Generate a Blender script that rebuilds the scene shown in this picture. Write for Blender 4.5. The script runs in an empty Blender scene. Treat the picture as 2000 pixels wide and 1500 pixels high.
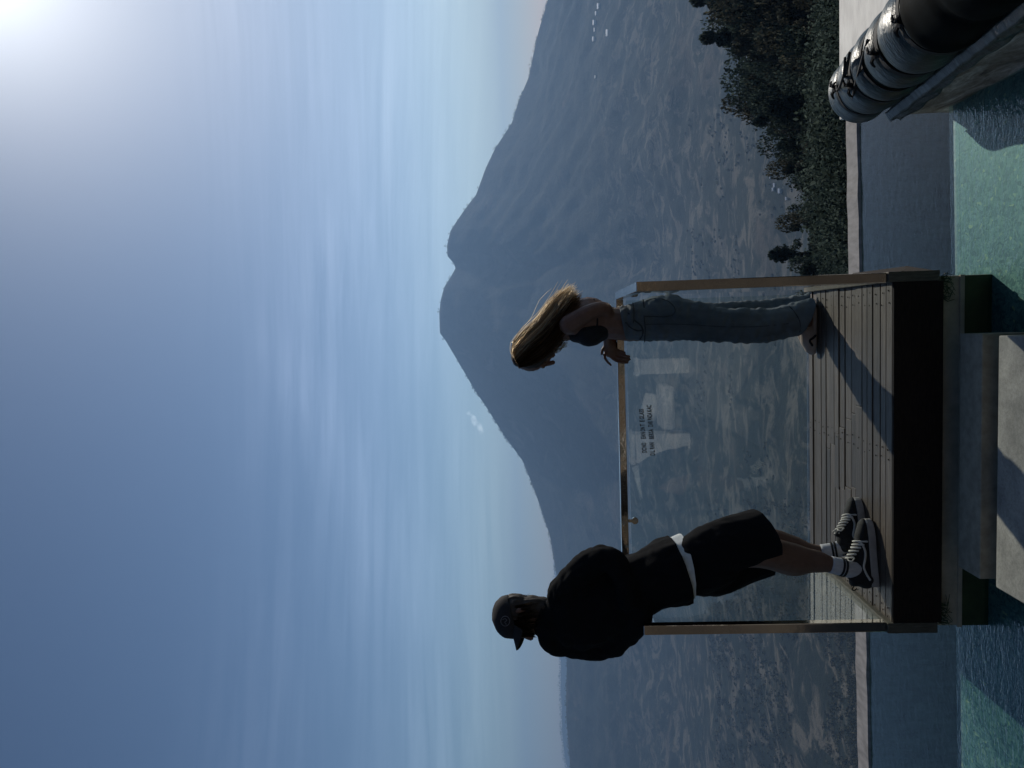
import bpy, bmesh, math, random
from mathutils import Vector, Matrix, noise as mnoise
from mathutils.bvhtree import BVHTree
R = math.radians
random.seed(7)
scene = bpy.context.scene
COL = scene.collection

# ------------------------------------------------------------------ camera
# The phone was held upright but the picture is stored on its side, so the
# camera is rolled by a quarter turn (picture up = world right).
FPX = 1551.0                       # focal length in pixels of the 2000 px wide picture
YAW, PITCH, ROLL = R(-4.269), R(2.926), R(1.714)
CAM = Vector((1.3607, -3.3728, 1.4118))
_f = Vector((math.sin(YAW)*math.cos(PITCH), math.cos(YAW)*math.cos(PITCH), math.sin(PITCH)))
_r0 = Vector((math.cos(YAW), -math.sin(YAW), 0)); _u0 = _r0.cross(_f)
_r = _r0*math.cos(ROLL) - _u0*math.sin(ROLL); _u = _r.cross(_f)
cd = bpy.data.cameras.new('camera'); co = bpy.data.objects.new('camera', cd); COL.objects.link(co)
cd.sensor_width = 36; cd.lens = 36*FPX/2000; cd.clip_start = 0.05; cd.clip_end = 60000
mx = Matrix.Identity(4)
for i, a in enumerate((-_u, _r, -_f)):      # local x = world down, local y = world right
    for k in range(3): mx[k][i] = a[k]
mx.translation = CAM
co.matrix_world = mx
scene.camera = co

def ray(x, y): return _f + _r*((750-y)/FPX) - _u*((x-1000)/FPX)
def P(x, y, Y):                    # photo pixel -> point at depth plane Y (used to take measurements)
    d = ray(x, y); return CAM + d*((Y-CAM.y)/d.y)
def PZ(x, y, z):
    d = ray(x, y); return CAM + d*((z-CAM.z)/d.z)
def SC(Y): return (Y-CAM.y)/FPX     # metres per photo pixel at depth Y
def azel(x, y):
    d = ray(x, y); return math.atan2(d.x, d.y), math.atan2(d.z, math.hypot(d.x, d.y))

# ------------------------------------------------------------------ light
SUN_AZ, SUN_EL = R(26.7), R(33.0)
SUN = Vector((math.sin(SUN_AZ)*math.cos(SUN_EL), math.cos(SUN_AZ)*math.cos(SUN_EL), math.sin(SUN_EL)))
sl = bpy.data.lights.new('sun', 'SUN'); so = bpy.data.objects.new('sun', sl); COL.objects.link(so)
sl.energy = 3.2; sl.angle = R(0.53); sl.color = (1.0, 0.93, 0.82)
so.rotation_euler = SUN.to_track_quat('Z', 'Y').to_euler()

w = bpy.data.worlds.new('World'); scene.world = w; w.use_nodes = True
nt = w.node_tree; N = nt.nodes; L = nt.links
for n in list(N): N.remove(n)
def nd(t, **k):
    n = N.new(t)
    for a, b in k.items(): setattr(n, a, b)
    return n
sky = nd('ShaderNodeTexSky', sky_type='NISHITA', sun_disc=False)
sky.sun_elevation = SUN_EL; sky.sun_rotation = SUN_AZ
sky.altitude = 1400; sky.air_density = 1.0; sky.dust_density = 1.0; sky.ozone_density = 1.2
def scl(c, k):
    n = nd('ShaderNodeVectorMath', operation='SCALE'); L.new(c, n.inputs[0]); n.inputs['Scale'].default_value = k; return n.outputs[0]
gm = nd('ShaderNodeGamma'); gm.inputs[1].default_value = 1.45; L.new(scl(sky.outputs[0], 1/5.5), gm.inputs[0])
tnt = nd('ShaderNodeMix', data_type='RGBA', blend_type='MULTIPLY'); tnt.inputs[0].default_value = 1; tnt.inputs[7].default_value = (1.0, .965, .87, 1)
L.new(scl(gm.outputs[0], 4.1), tnt.inputs[6]); SKYT = tnt.outputs[2]
tc = nd('ShaderNodeTexCoord'); sep = nd('ShaderNodeSeparateXYZ'); L.new(tc.outputs['Generated'], sep.inputs[0])
def mth(op, a, b=None, c=None):
    n = nd('ShaderNodeMath', operation=op)
    for i, v in enumerate((a, b, c)):
        if v is None: continue
        if isinstance(v, (int, float)): n.inputs[i].default_value = v
        else: L.new(v, n.inputs[i])
    return n.outputs[0]
# bright aureole of the high thin veil round the sun
dt = nd('ShaderNodeVectorMath', operation='DOT_PRODUCT'); L.new(tc.outputs['Generated'], dt.inputs[0]); dt.inputs[1].default_value = SUN
ang = mth('ARCCOSINE', mth('MINIMUM', dt.outputs['Value'], .99999))
au = mth('ADD', mth('MULTIPLY', mth('EXPONENT', mth('MULTIPLY', ang, -1/R(4.0))), 16.0), mth('MULTIPLY', mth('EXPONENT', mth('MULTIPLY', ang, -1/R(13))), 1.8))
auc = nd('ShaderNodeCombineColor'); L.new(mth('MULTIPLY', au, .92), auc.inputs[0]); L.new(au, auc.inputs[1]); L.new(mth('MULTIPLY', au, 1.04), auc.inputs[2])
ads = nd('ShaderNodeVectorMath', operation='ADD'); L.new(SKYT, ads.inputs[0]); L.new(auc.outputs[0], ads.inputs[1]); SKYC = ads.outputs[0]
el = mth('ARCSINE', sep.outputs[2]); az = mth('ARCTAN2', sep.outputs[0], sep.outputs[1])
def band(v, a, b, c, d):           # trapezoid mask
    m1 = nd('ShaderNodeMapRange', interpolation_type='SMOOTHSTEP'); L.new(v, m1.inputs[0])
    m1.inputs[1].default_value = a; m1.inputs[2].default_value = b
    m2 = nd('ShaderNodeMapRange', interpolation_type='SMOOTHSTEP'); L.new(v, m2.inputs[0])
    m2.inputs[1].default_value = d; m2.inputs[2].default_value = c
    return mth('MULTIPLY', m1.outputs[0], m2.outputs[0])
# thin cirrus: long streaks, nearly level, a little warped
wv = nd('ShaderNodeCombineXYZ')
elw = mth('ADD', el, mth('MULTIPLY', az, 0.045))
elw = mth('ADD', elw, mth('MULTIPLY', mth('MULTIPLY', az, az), 0.10))
L.new(mth('MULTIPLY', az, 2.3), wv.inputs[0]); L.new(mth('MULTIPLY', elw, 44.0), wv.inputs[1])
nz = nd('ShaderNodeTexNoise'); nz.inputs['Scale'].default_value = 1.3; nz.inputs['Detail'].default_value = 7; nz.inputs['Roughness'].default_value = .62
nz.inputs['Distortion'].default_value = .35
L.new(wv.outputs[0], nz.inputs['Vector'])
wv2 = nd('ShaderNodeCombineXYZ'); L.new(mth('MULTIPLY', az, 2.0), wv2.inputs[0]); L.new(mth('MULTIPLY', elw, 5.0), wv2.inputs[1])
nz2 = nd('ShaderNodeTexNoise'); nz2.inputs['Scale'].default_value = 1.1; nz2.inputs['Detail'].default_value = 4; L.new(wv2.outputs[0], nz2.inputs['Vector'])
rp = nd('ShaderNodeMapRange'); L.new(nz.outputs[0], rp.inputs[0]); rp.inputs[1].default_value = .36; rp.inputs[2].default_value = .72
rp2 = nd('ShaderNodeMapRange'); L.new(nz2.outputs[0], rp2.inputs[0]); rp2.inputs[1].default_value = .28; rp2.inputs[2].default_value = .60
cir = mth('MULTIPLY', mth('MULTIPLY', rp.outputs[0], rp2.outputs[0]), band(el, .03, .10, .26, .46))
# one small torn white cloud beside the left flank of the peak
ca, ce = azel(928, 825)
du = mth('MULTIPLY', mth('SUBTRACT', az, ca), 1.0); dv = mth('SUBTRACT', el, ce)
rot = R(32)
pu = mth('ADD', mth('MULTIPLY', du, math.cos(rot)), mth('MULTIPLY', dv, math.sin(rot)))
pv = mth('SUBTRACT', mth('MULTIPLY', dv, math.cos(rot)), mth('MULTIPLY', du, math.sin(rot)))
rr = mth('ADD', mth('POWER', mth('ABSOLUTE', mth('DIVIDE', pu, .020)), 2.0), mth('POWER', mth('ABSOLUTE', mth('DIVIDE', pv, .0062)), 2.0))
nz3 = nd('ShaderNodeTexNoise'); nz3.inputs['Scale'].default_value = 130; nz3.inputs['Detail'].default_value = 6; L.new(tc.outputs['Generated'], nz3.inputs['Vector'])
puff = nd('ShaderNodeMapRange'); L.new(mth('ADD', mth('SUBTRACT', 1.0, rr), mth('MULTIPLY', mth('SUBTRACT', nz3.outputs[0], .5), 3.2)), puff.inputs[0])
puff.inputs[1].default_value = .15; puff.inputs[2].default_value = 1.5
a0, e0 = azel(560, 690); a1, e1 = azel(800, 1180); bl = math.hypot(a1-a0, e1-e0); bx_, by_ = (a1-a0)/bl, (e1-e0)/bl
su = mth('ADD', mth('MULTIPLY', mth('SUBTRACT', az, a0), bx_), mth('MULTIPLY', mth('SUBTRACT', el, e0), by_))
sv = mth('SUBTRACT', mth('MULTIPLY', mth('SUBTRACT', el, e0), bx_), mth('MULTIPLY', mth('SUBTRACT', az, a0), by_))
sv = mth('ADD', sv, mth('MULTIPLY', mth('SUBTRACT', nz2.outputs[0], .5), .10))
bw_ = mth('ADD', .030, mth('MULTIPLY', mth('MAXIMUM', su, 0.0), .10))
diag = mth('MULTIPLY', mth('EXPONENT', mth('MULTIPLY', mth('POWER', mth('ABSOLUTE', mth('DIVIDE', sv, bw_)), 2.0), -1.0)), band(su, -.10, .06, bl*.8, bl*1.25))
diag = mth('MULTIPLY', diag, mth('ADD', .45, mth('MULTIPLY', nz.outputs[0], .9)))
cir = mth('ADD', cir, mth('MULTIPLY', diag, .42))
cloud = mth('MINIMUM', mth('MULTIPLY', cir, .82), 1.0)
bw = nd('ShaderNodeRGBToBW'); L.new(SKYC, bw.inputs[0])
cc = nd('ShaderNodeMix', data_type='RGBA', blend_type='MULTIPLY'); cc.inputs[0].default_value = 1
cmb = nd('ShaderNodeCombineColor')
lum = mth('ADD', mth('MULTIPLY', bw.outputs[0], 1.15), 0.9)
L.new(mth('MULTIPLY', lum, .84), cmb.inputs[0]); L.new(mth('MULTIPLY', lum, .97), cmb.inputs[1]); L.new(mth('MULTIPLY', lum, 1.2), cmb.inputs[2])
mixc = nd('ShaderNodeMix', data_type='RGBA')
L.new(cloud, mixc.inputs[0]); L.new(SKYC, mixc.inputs[6])
cad = nd('ShaderNodeVectorMath', operation='MULTIPLY_ADD'); L.new(SKYC, cad.inputs[0]); cad.inputs[1].default_value = (1.30, 1.24, 1.20); cad.inputs[2].default_value = (.80, .82, .90)
L.new(cad.outputs[0], mixc.inputs[7])
bg = nd('ShaderNodeBackground'); bg.inputs[1].default_value = 0.085
pfc = nd('ShaderNodeCombineColor'); pfl = mth('MULTIPLY', puff.outputs[0], 8.0); [L.new(pfl, pfc.inputs[k]) for k in range(3)]
ad2 = nd('ShaderNodeVectorMath', operation='ADD'); L.new(mixc.outputs[2], ad2.inputs[0]); L.new(pfc.outputs[0], ad2.inputs[1])
L.new(ad2.outputs[0], bg.inputs[0])
wo = nd('ShaderNodeOutputWorld'); L.new(bg.outputs[0], wo.inputs[0])

scene.view_settings.view_transform = 'Standard'; scene.view_settings.look = 'None'
scene.view_settings.exposure = 0.0; scene.view_settings.gamma = 1
cy = scene.cycles
cy.use_denoising = True; cy.max_bounces = 10; cy.transparent_max_bounces = 24; cy.volume_bounces = 0
cy.glossy_bounces = 5; cy.diffuse_bounces = 3; cy.sample_clamp_indirect = 6
cy.caustics_reflective = False; cy.caustics_refractive = False

# ------------------------------------------------------------------ helpers
def link(o, parent=None):
    COL.objects.link(o)
    if parent: o.parent = parent
    return o
def empty(name, loc, label=None, cat=None, group=None):
    o = bpy.data.objects.new(name, None); o.empty_display_size = .1; COL.objects.link(o); o.location = loc
    if label: o['label'] = label
    if cat: o['category'] = cat
    if group: o['group'] = group
    return o
def tag(o, label=None, cat=None, group=None, kind=None):
    if label: o['label'] = label
    if cat: o['category'] = cat
    if group: o['group'] = group
    if kind: o['kind'] = kind
    return o
def mobj(name, bm, mat, parent=None, smooth=False):
    me = bpy.data.meshes.new(name)
    if isinstance(bm, bpy.types.Mesh): me = bm
    else:
        bm.normal_update(); bm.to_mesh(me); bm.free()
    if parent is not None and parent.type == 'EMPTY' or parent is not None:
        me.transform(Matrix.Translation(-wloc(parent)))
    o = bpy.data.objects.new(name, me)
    if mat is not None: me.materials.clear(); me.materials.append(mat)
    if smooth: me.polygons.foreach_set('use_smooth', [True]*len(me.polygons))
    return link(o, parent)
def wloc(o):
    v = Vector(o.location)
    while o.parent: o = o.parent; v += Vector(o.location)
    return v
def box(bm, x0, x1, y0, y1, z0, z1, bev=0.0, rot=None, ctr=None):
    m = Matrix.Translation(((x0+x1)/2, (y0+y1)/2, (z0+z1)/2)) @ Matrix.Diagonal((x1-x0, y1-y0, z1-z0, 1))
    b2 = bmesh.new(); bmesh.ops.create_cube(b2, size=1, matrix=m)
    if bev: bmesh.ops.bevel(b2, geom=b2.edges[:], offset=bev, segments=2, affect='EDGES', profile=.6)
    if rot is not None:
        c = Vector(ctr) if ctr else Vector(((x0+x1)/2, (y0+y1)/2, (z0+z1)/2))
        bmesh.ops.transform(b2, matrix=Matrix.Translation(c) @ rot @ Matrix.Translation(-c), verts=b2.verts[:])
    merge(bm, b2); return bm
def merge(bm, b2):
    me = bpy.data.meshes.new('t'); b2.to_mesh(me); b2.free(); bm.from_mesh(me); bpy.data.meshes.remove(me)
def BX(*a, **k): return box(bmesh.new(), *a, **k)
def crom(p, t):
    n = len(p)-1; i = min(int(t*n), n-1); u = t*n-i
    a, b, c, d = p[max(i-1, 0)], p[i], p[i+1], p[min(i+2, n)]
    return .5*((2*b)+(c-a)*u+(2*a-5*b+4*c-d)*u*u+(3*b-a-3*c+d)*u*u*u)
VIEW = Vector((0, 1, 0))
def tube(bm, pts, ra, rb=None, seg=14, sub=4, view=None, caps='round'):
    """loft along pts; ra = half width across the view, rb = half width along it"""
    pts = [Vector(p) for p in pts]; n = len(pts)
    if isinstance(ra, (int, float)): ra = [ra]*n
    rb = ra if rb is None else ([rb]*n if isinstance(rb, (int, float)) else rb)
    view = Vector(view) if view else VIEW
    m = (n-1)*sub
    c = [crom(pts, i/m) for i in range(m+1)]
    def lin(a, i): t = i/sub; k = min(int(t), n-2); u = t-k; u = u*u*(3-2*u); return a[k]*(1-u)+a[k+1]*u
    A = [lin(ra, i) for i in range(m+1)]; B = [lin(rb, i) for i in range(m+1)]
    T = [(c[min(i+1, m)]-c[max(i-1, 0)]).normalized() for i in range(m+1)]
    if caps == 'round':
        for end in (0, 1):
            k = 0 if end == 0 else len(c)-1
            e = min(A[k], B[k]); t = -T[k] if end == 0 else T[k]
            ex = [(c[k]+t*e*math.sin(a), A[k]*math.cos(a), B[k]*math.cos(a), T[k]) for a in (R(32), R(60), R(82))]
            for q in ex:
                if end == 0: c.insert(0, q[0]); A.insert(0, q[1]); B.insert(0, q[2]); T.insert(0, q[3])
                else: c.append(q[0]); A.append(q[1]); B.append(q[2]); T.append(q[3])
    rings = []
    side0 = None
    for q, a, b, t in zip(c, A, B, T):
        s = t.cross(view)
        if s.length < .15: s = side0 if side0 else t.cross(Vector((0, .3, 1)))
        s.normalize()
        if side0 is not None and s.dot(side0) < 0: s = -s
        side0 = s.copy(); d = s.cross(t).normalized()
        rings.append([bm.verts.new(q+s*a*math.cos(2*math.pi*k/seg)+d*b*math.sin(2*math.pi*k/seg)) for k in range(seg)])
    for r0, r1 in zip(rings, rings[1:]):
        for k in range(seg): bm.faces.new((r0[k], r0[(k+1) % seg], r1[(k+1) % seg], r1[k]))
    if caps:
        bm.faces.new(rings[0][::-1]); bm.faces.new(rings[-1])
    return bm
def pt(bm, spec, **k):
    """spec rows: (x, y, Y, half width in photo pixels, half depth in metres)"""
    return tube(bm, [P(a, b, c) for a, b, c, _, _ in spec], [r*SC(c) for _, _, c, r, _ in spec], [e for *_, e in spec], **k)
def ell(bm, c, rx, ry, rz, rot=None, seg=16):
    b2 = bmesh.new(); bmesh.ops.create_uvsphere(b2, u_segments=seg, v_segments=seg//2+2, radius=1)
    m = Matrix.Translation(c) @ (rot.to_4x4() if rot else Matrix.Identity(4)) @ Matrix.Diagonal((rx, ry, rz, 1))
    bmesh.ops.transform(b2, matrix=m, verts=b2.verts[:]); merge(bm, b2)
def fuse(bm, vox=.008, smooth=4, cuts=(), folds=None):
    """union of overlapping closed shapes as ONE skin; cuts = planes (point, outward normal)"""
    bmesh.ops.recalc_face_normals(bm, faces=bm.faces[:])
    me = bpy.data.meshes.new('t'); bm.to_mesh(me); bm.free()
    o = bpy.data.objects.new('t', me); COL.objects.link(o)
    m = o.modifiers.new('r', 'REMESH'); m.mode = 'VOXEL'; m.voxel_size = vox
    s = o.modifiers.new('s', 'SMOOTH'); s.factor = .5; s.iterations = smooth
    dg = bpy.context.evaluated_depsgraph_get()
    out = bpy.data.meshes.new_from_object(o.evaluated_get(dg))
    bpy.data.objects.remove(o); bpy.data.meshes.remove(me)
    b = bmesh.new(); b.from_mesh(out); bpy.data.meshes.remove(out)
    if folds:
        b.normal_update()
        for amp, f, st in folds:
            st = Vector(st)
            for v in b.verts:
                q = Vector((v.co.x*f*st.x, v.co.y*f*st.y, v.co.z*f*st.z))
                v.co += v.normal*amp*(abs(mnoise.noise(q))*1.6-.5)
    for p, n in cuts:
        bmesh.ops.bisect_plane(b, geom=b.verts[:]+b.edges[:]+b.faces[:], plane_co=p, plane_no=n, clear_outer=True)
    return b
def wire(pts, r, seg=6, sub=3, closed=False):
    b = bmesh.new(); tube(b, pts, r, seg=seg, sub=sub, view=(.31, .87, .4)); return b
def bvh_of(o):
    b = bmesh.new(); b.from_mesh(o.data); b.transform(Matrix.Translation(wloc(o))); t = BVHTree.FromBMesh(b); b.free(); return t
def drape(tree, px, off=.002, Y=0.3):
    """photo outline -> points lying on a surface"""
    out = []
    for x, y in px:
        d = ray(x, y).normalized(); h = tree.ray_cast(CAM, d)
        out.append((h[0]+h[1]*off) if h[0] else P(x, y, Y))
    return out

# ------------------------------------------------------------------ materials
def mat(name): 
    m = bpy.data.materials.new(name); m.use_nodes = True
    t = m.node_tree; b = t.nodes['Principled BSDF']; return m, t, b
def node(t, typ, **k):
    n = t.nodes.new(typ)
    for a, b in k.items():
        if a.startswith('in_'): n.inputs[a[3:].replace('_', ' ')].default_value = b
        else: setattr(n, a, b)
    return n
def coords(t, scale=(1, 1, 1), kind='Object'):
    tc = node(t, 'ShaderNodeTexCoord'); mp = node(t, 'ShaderNodeMapping'); mp.inputs['Scale'].default_value = scale
    t.links.new(tc.outputs[kind], mp.inputs[0]); return mp.outputs[0]
def noise_(t, vec, scale, detail=6, rough=.6, dist=0):
    n = node(t, 'ShaderNodeTexNoise'); n.inputs['Scale'].default_value = scale; n.inputs['Detail'].default_value = detail
    n.inputs['Roughness'].default_value = rough; n.inputs['Distortion'].default_value = dist
    if vec is not None: t.links.new(vec, n.inputs['Vector'])
    return n.outputs[0]
def ramp(t, fac, stops):
    r = node(t, 'ShaderNodeValToRGB'); e = r.color_ramp.elements
    while len(e) < len(stops): e.new(.5)
    for q, (p, c) in zip(e, stops): q.position = p; q.color = (*c, 1)
    t.links.new(fac, r.inputs[0]); return r.outputs[0]
def mixc_(t, fac, a, b, mode='MIX'):
    n = node(t, 'ShaderNodeMix', data_type='RGBA', blend_type=mode)
    for i, v in ((0, fac), (6, a), (7, b)):
        if isinstance(v, (int, float)): n.inputs[i].default_value = v
        elif isinstance(v, tuple): n.inputs[i].default_value = (*v, 1)
        else: t.links.new(v, n.inputs[i])
    return n.outputs[2]
def bump(t, b, h, strength=.3, dist=.01):
    n = node(t, 'ShaderNodeBump'); n.inputs['Strength'].default_value = strength; n.inputs['Distance'].default_value = dist
    t.links.new(h, n.inputs['Height']); t.links.new(n.outputs[0], b.inputs['Normal']); return n
def simple(name, c1, c2, scale=20, rough=.6, stretch=(1, 1, 1), bumps=.2, bd=.003, metal=0, spec=.5, detail=6, sheen=0):
    m, t, b = mat(name); v = coords(t, stretch); n = noise_(t, v, scale, detail)
    t.links.new(ramp(t, n, [(.32, c1), (.68, c2)]), b.inputs['Base Color'])
    b.inputs['Roughness'].default_value = rough; b.inputs['Metallic'].default_value = metal
    b.inputs['Specular IOR Level'].default_value = spec
    if sheen: b.inputs['Sheen Weight'].default_value = sheen
    if bumps: bump(t, b, n, bumps, bd)
    return m

M = {}
# weathered deck boards, each board its own tone (random per island)
m, t, b = mat('weathered_timber'); g = node(t, 'ShaderNodeNewGeometry')
v = coords(t, (2.2, 40, 40)); n1 = noise_(t, v, 3.2, 9, .65, .4); n2 = noise_(t, coords(t, (1, 6, 6)), 2.0, 4)
base = ramp(t, n1, [(.25, (.052, .036, .025)), (.5, (.125, .095, .070)), (.75, (.215, .172, .132))])
tone = node(t, 'ShaderNodeMapRange'); t.links.new(g.outputs['Random Per Island'], tone.inputs[0]); tone.inputs[3].default_value = .42; tone.inputs[4].default_value = 1.0
cmb_ = node(t, 'ShaderNodeCombineColor'); [t.links.new(tone.outputs[0], cmb_.inputs[i]) for i in range(3)]
base = mixc_(t, 1.0, base, cmb_.outputs[0], 'MULTIPLY')
st = ramp(t, n2, [(.35, (.7, .66, .62)), (.6, (1, 1, 1))]); base = mixc_(t, 1.0, base, st, 'MULTIPLY')
t.links.new(base, b.inputs['Base Color']); b.inputs['Roughness'].default_value = .5; bump(t, b, n1, .6, .004); M['timber'] = m
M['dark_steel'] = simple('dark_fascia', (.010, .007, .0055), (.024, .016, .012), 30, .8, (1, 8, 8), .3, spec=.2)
M['skirt'] = simple('grey_skirting_timber', (.06, .055, .04), (.13, .115, .085), 9, .75, (14, 3, 2), .4, .004)
M['concrete'] = simple('pool_concrete', (.36, .325, .24), (.54, .49, .375), 14, .85, bumps=.35, bd=.004)
M['algae'] = simple('algae_concrete', (.020, .042, .014), (.05, .085, .03), 9, .5, bumps=.3, bd=.004)
# cut stone slab with worn blotches
m, t, b = mat('cast_stone'); v = coords(t); n1 = noise_(t, v, 5.5, 5, .6, .3); n2 = noise_(t, v, 90, 5, .8)
c = ramp(t, n1, [(.3, (.21, .205, .185)), (.5, (.35, .335, .30)), (.7, (.50, .475, .42))])
c = mixc_(t, .55, c, ramp(t, n2, [(.35, (.45, .45, .45)), (.6, (1, 1, 1))]), 'MULTIPLY')
t.links.new(c, b.inputs['Base Color']); b.inputs['Roughness'].default_value = .8; bump(t, b, n2, .3, .003); M['stone'] = m
M['step'] = simple('step_concrete', (.28, .25, .19), (.42, .38, .29), 25, .8, bumps=.25)
M['paving'] = simple('dark_terrace_paving', (.018, .016, .014), (.13, .11, .085), .9, .8, bumps=.2, detail=3)
# weathered wall under the roll
m, t, b = mat('stained_wall'); n1 = noise_(t, coords(t, (1, 1.2, 4)), 3.0, 9, .68, 1.2); n2 = noise_(t, coords(t), 60, 5, .7)
c = ramp(t, n1, [(.30, (.05, .036, .025)), (.44, (.30, .235, .17)), (.55, (.50, .42, .33)), (.66, (.82, .74, .62))])
t.links.new(mixc_(t, .4, c, ramp(t, n2, [(.4, (.4, .4, .4)), (.6, (1, 1, 1))]), 'MULTIPLY'), b.inputs['Base Color'])
b.inputs['Roughness'].default_value = .8; bump(t, b, n1, .5, .008); M['wall'] = m
M['coping'] = simple('pale_coping', (.62, .60, .56), (.84, .82, .76), 4, .75, (1, 2.5, 1), .2, .004)
M['rim'] = simple('pool_rim_stone', (.15, .145, .145), (.28, .27, .27), 6, .8, (3, 1, 1), .3, .006)
M['steel'] = simple('brushed_steel', (.50, .46, .41), (.62, .58, .53), 2.2, .10, (1, 1, 1), .16, .02, 1.0)
M['rubber'] = simple('black_gasket', (.008, .008, .008), (.014, .014, .014), 40, .6)
M['letter'] = simple('black_vinyl', (.006, .006, .006), (.012, .012, .012), 60, .7, bumps=0)

def thin_clear(name, tint, ior=1.5, gloss=(1, 1, 1), rough=.0, dust=0.0, bumpv=None):
    m = bpy.data.materials.new(name); m.use_nodes = True; t = m.node_tree
    for n in list(t.nodes): t.nodes.remove(n)
    tr = node(t, 'ShaderNodeBsdfTransparent'); tr.inputs[0].default_value = (*tint, 1)
    gl = node(t, 'ShaderNodeBsdfGlossy'); gl.inputs[0].default_value = (*gloss, 1); gl.inputs['Roughness'].default_value = rough
    fr = node(t, 'ShaderNodeLayerWeight'); fr.inputs[0].default_value = .5; f0 = ((ior-1)/(ior+1))**2
    pw = node(t, 'ShaderNodeMath', operation='POWER'); pw.inputs[1].default_value = 5; t.links.new(fr.outputs['Facing'], pw.inputs[0])
    ma = node(t, 'ShaderNodeMath', operation='MULTIPLY_ADD'); ma.inputs[1].default_value = 1-f0; ma.inputs[2].default_value = f0; t.links.new(pw.outputs[0], ma.inputs[0])
    mx_ = node(t, 'ShaderNodeMixShader'); t.links.new(ma.outputs[0], mx_.inputs[0]); t.links.new(tr.outputs[0], mx_.inputs[1]); t.links.new(gl.outputs[0], mx_.inputs[2])
    last = mx_.outputs[0]
    if dust:
        df = node(t, 'ShaderNodeBsdfDiffuse'); df.inputs[0].default_value = (.6, .6, .6, 1)
        m2 = node(t, 'ShaderNodeMixShader'); nn = noise_(t, coords(t, (3, 3, 3)), 2.5, 8, .7)
        mr = node(t, 'ShaderNodeMapRange'); t.links.new(nn, mr.inputs[0]); mr.inputs[1].default_value = .4; mr.inputs[2].default_value = .75; mr.inputs[4].default_value = dust
        t.links.new(mr.outputs[0], m2.inputs[0]); t.links.new(last, m2.inputs[1]); t.links.new(df.outputs[0], m2.inputs[2]); last = m2.outputs[0]
    out = node(t, 'ShaderNodeOutputMaterial'); t.links.new(last, out.inputs[0])
    return m, t, fr, gl
M['glass'], *_ = thin_clear('clear_glass', (.93, .965, .955), 1.52, dust=.035)
def water_mat(name, tint, rip, scale):
    m, t, fr, gl = thin_clear(name, tint, 1.33, rough=.015)
    n1 = noise_(t, coords(t, (1, 1.7, 1)), scale, 3, .55, .4); n2 = noise_(t, coords(t, (1, 2.2, 1)), scale*3.7, 2, .5)
    a = node(t, 'ShaderNodeMath', operation='ADD'); k = node(t, 'ShaderNodeMath', operation='MULTIPLY'); k.inputs[1].default_value = .35
    t.links.new(n2, k.inputs[0]); t.links.new(n1, a.inputs[0]); t.links.new(k.outputs[0], a.inputs[1])
    bp = node(t, 'ShaderNodeBump'); bp.inputs['Strength'].default_value = rip; bp.inputs['Distance'].default_value = .01
    t.links.new(a.outputs[0], bp.inputs['Height']); t.links.new(bp.outputs[0], fr.inputs['Normal']); t.links.new(bp.outputs[0], gl.inputs['Normal'])
    return m
M['water'] = water_mat('pool_water', (.68, .87, .84), .65, 13)
M['water_low'] = water_mat('lower_pool_water', (.60, .80, .80), .25, 9)
# mosaic tile floor: small cells, mixed sea-green / blue / a few bright ones
m, t, b = mat('mosaic_tiles'); vo = node(t, 'ShaderNodeTexVoronoi', feature='F1'); vo.inputs['Scale'].default_value = 80; vo.inputs['Randomness'].default_value = .55
wn = noise_(t, coords(t, (1, 1, 1)), 9, 4, .6, .0); 
mpw = node(t, 'ShaderNodeMix', data_type='VECTOR'); mpw.inputs[0].default_value = .02
tcn = coords(t); wn3 = node(t, 'ShaderNodeTexNoise'); wn3.inputs['Scale'].default_value = 14; wn3.inputs['Detail'].default_value = 3; t.links.new(tcn, wn3.inputs['Vector'])
va = node(t, 'ShaderNodeVectorMath', operation='MULTIPLY_ADD'); t.links.new(wn3.outputs['Color'], va.inputs[0]); va.inputs[1].default_value = (.05, .12, 0); t.links.new(tcn, va.inputs[2])
t.links.new(va.outputs[0], vo.inputs['Vector'])
sepc = node(t, 'ShaderNodeSeparateColor'); t.links.new(vo.outputs['Color'], sepc.inputs[0])
c = ramp(t, sepc.outputs[0], [(.0, (.05, .105, .12)), (.35, (.10, .175, .18)), (.7, (.16, .245, .23)), (.97, (.22, .285, .25)), (.995, (.42, .43, .24))])
c = mixc_(t, .7, c, ramp(t, wn, [(.3, (.55, .62, .66)), (.7, (1.1, 1.1, 1.05))]), 'MULTIPLY')
t.links.new(c, b.inputs['Base Color']); b.inputs['Roughness'].default_value = .5; M['tile'] = m
M['tile_dark'] = simple('deep_blue_tiles', (.09, .145, .15), (.13, .20, .20), 18, .6, bumps=0)

# ------------------------------------------------------------------ terrain, mountain, far hills
RIDGE = [(1100,-250),(1085,-100),(1070,0),(1052,60),(1043,100),(1033,150),(1012,200),(1000,240),(967,290),(948,330),(930,380),(907,410),(880,450),(873,480),(874,500),(886,514),
 (890,523),(881,540),(868,560),(861,585),(858,610),(859,650),(872,668),(882,685),(904,722),(926,760),(953,800),(984,850),(1021,900),(1041,950),(1059,1000),(1075,1050),(1083,1100),
 (1090,1140),(1099,1200),(1105,1260),(1107,1300),(1106,1350),(1106,1400),(1110,1450),(1114,1500),(1125,1600),(1140,1800)]
RT = sorted(azel(*p) for p in RIDGE)
def table(tab, a):
    if a <= tab[0][0]: return tab[0][1]
    for (a0, e0), (a1, e1) in zip(tab, tab[1:]):
        if a <= a1:
            u = (a-a0)/(a1-a0); return e0*(1-u)+e1*u
    return tab[-1][1]
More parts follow.
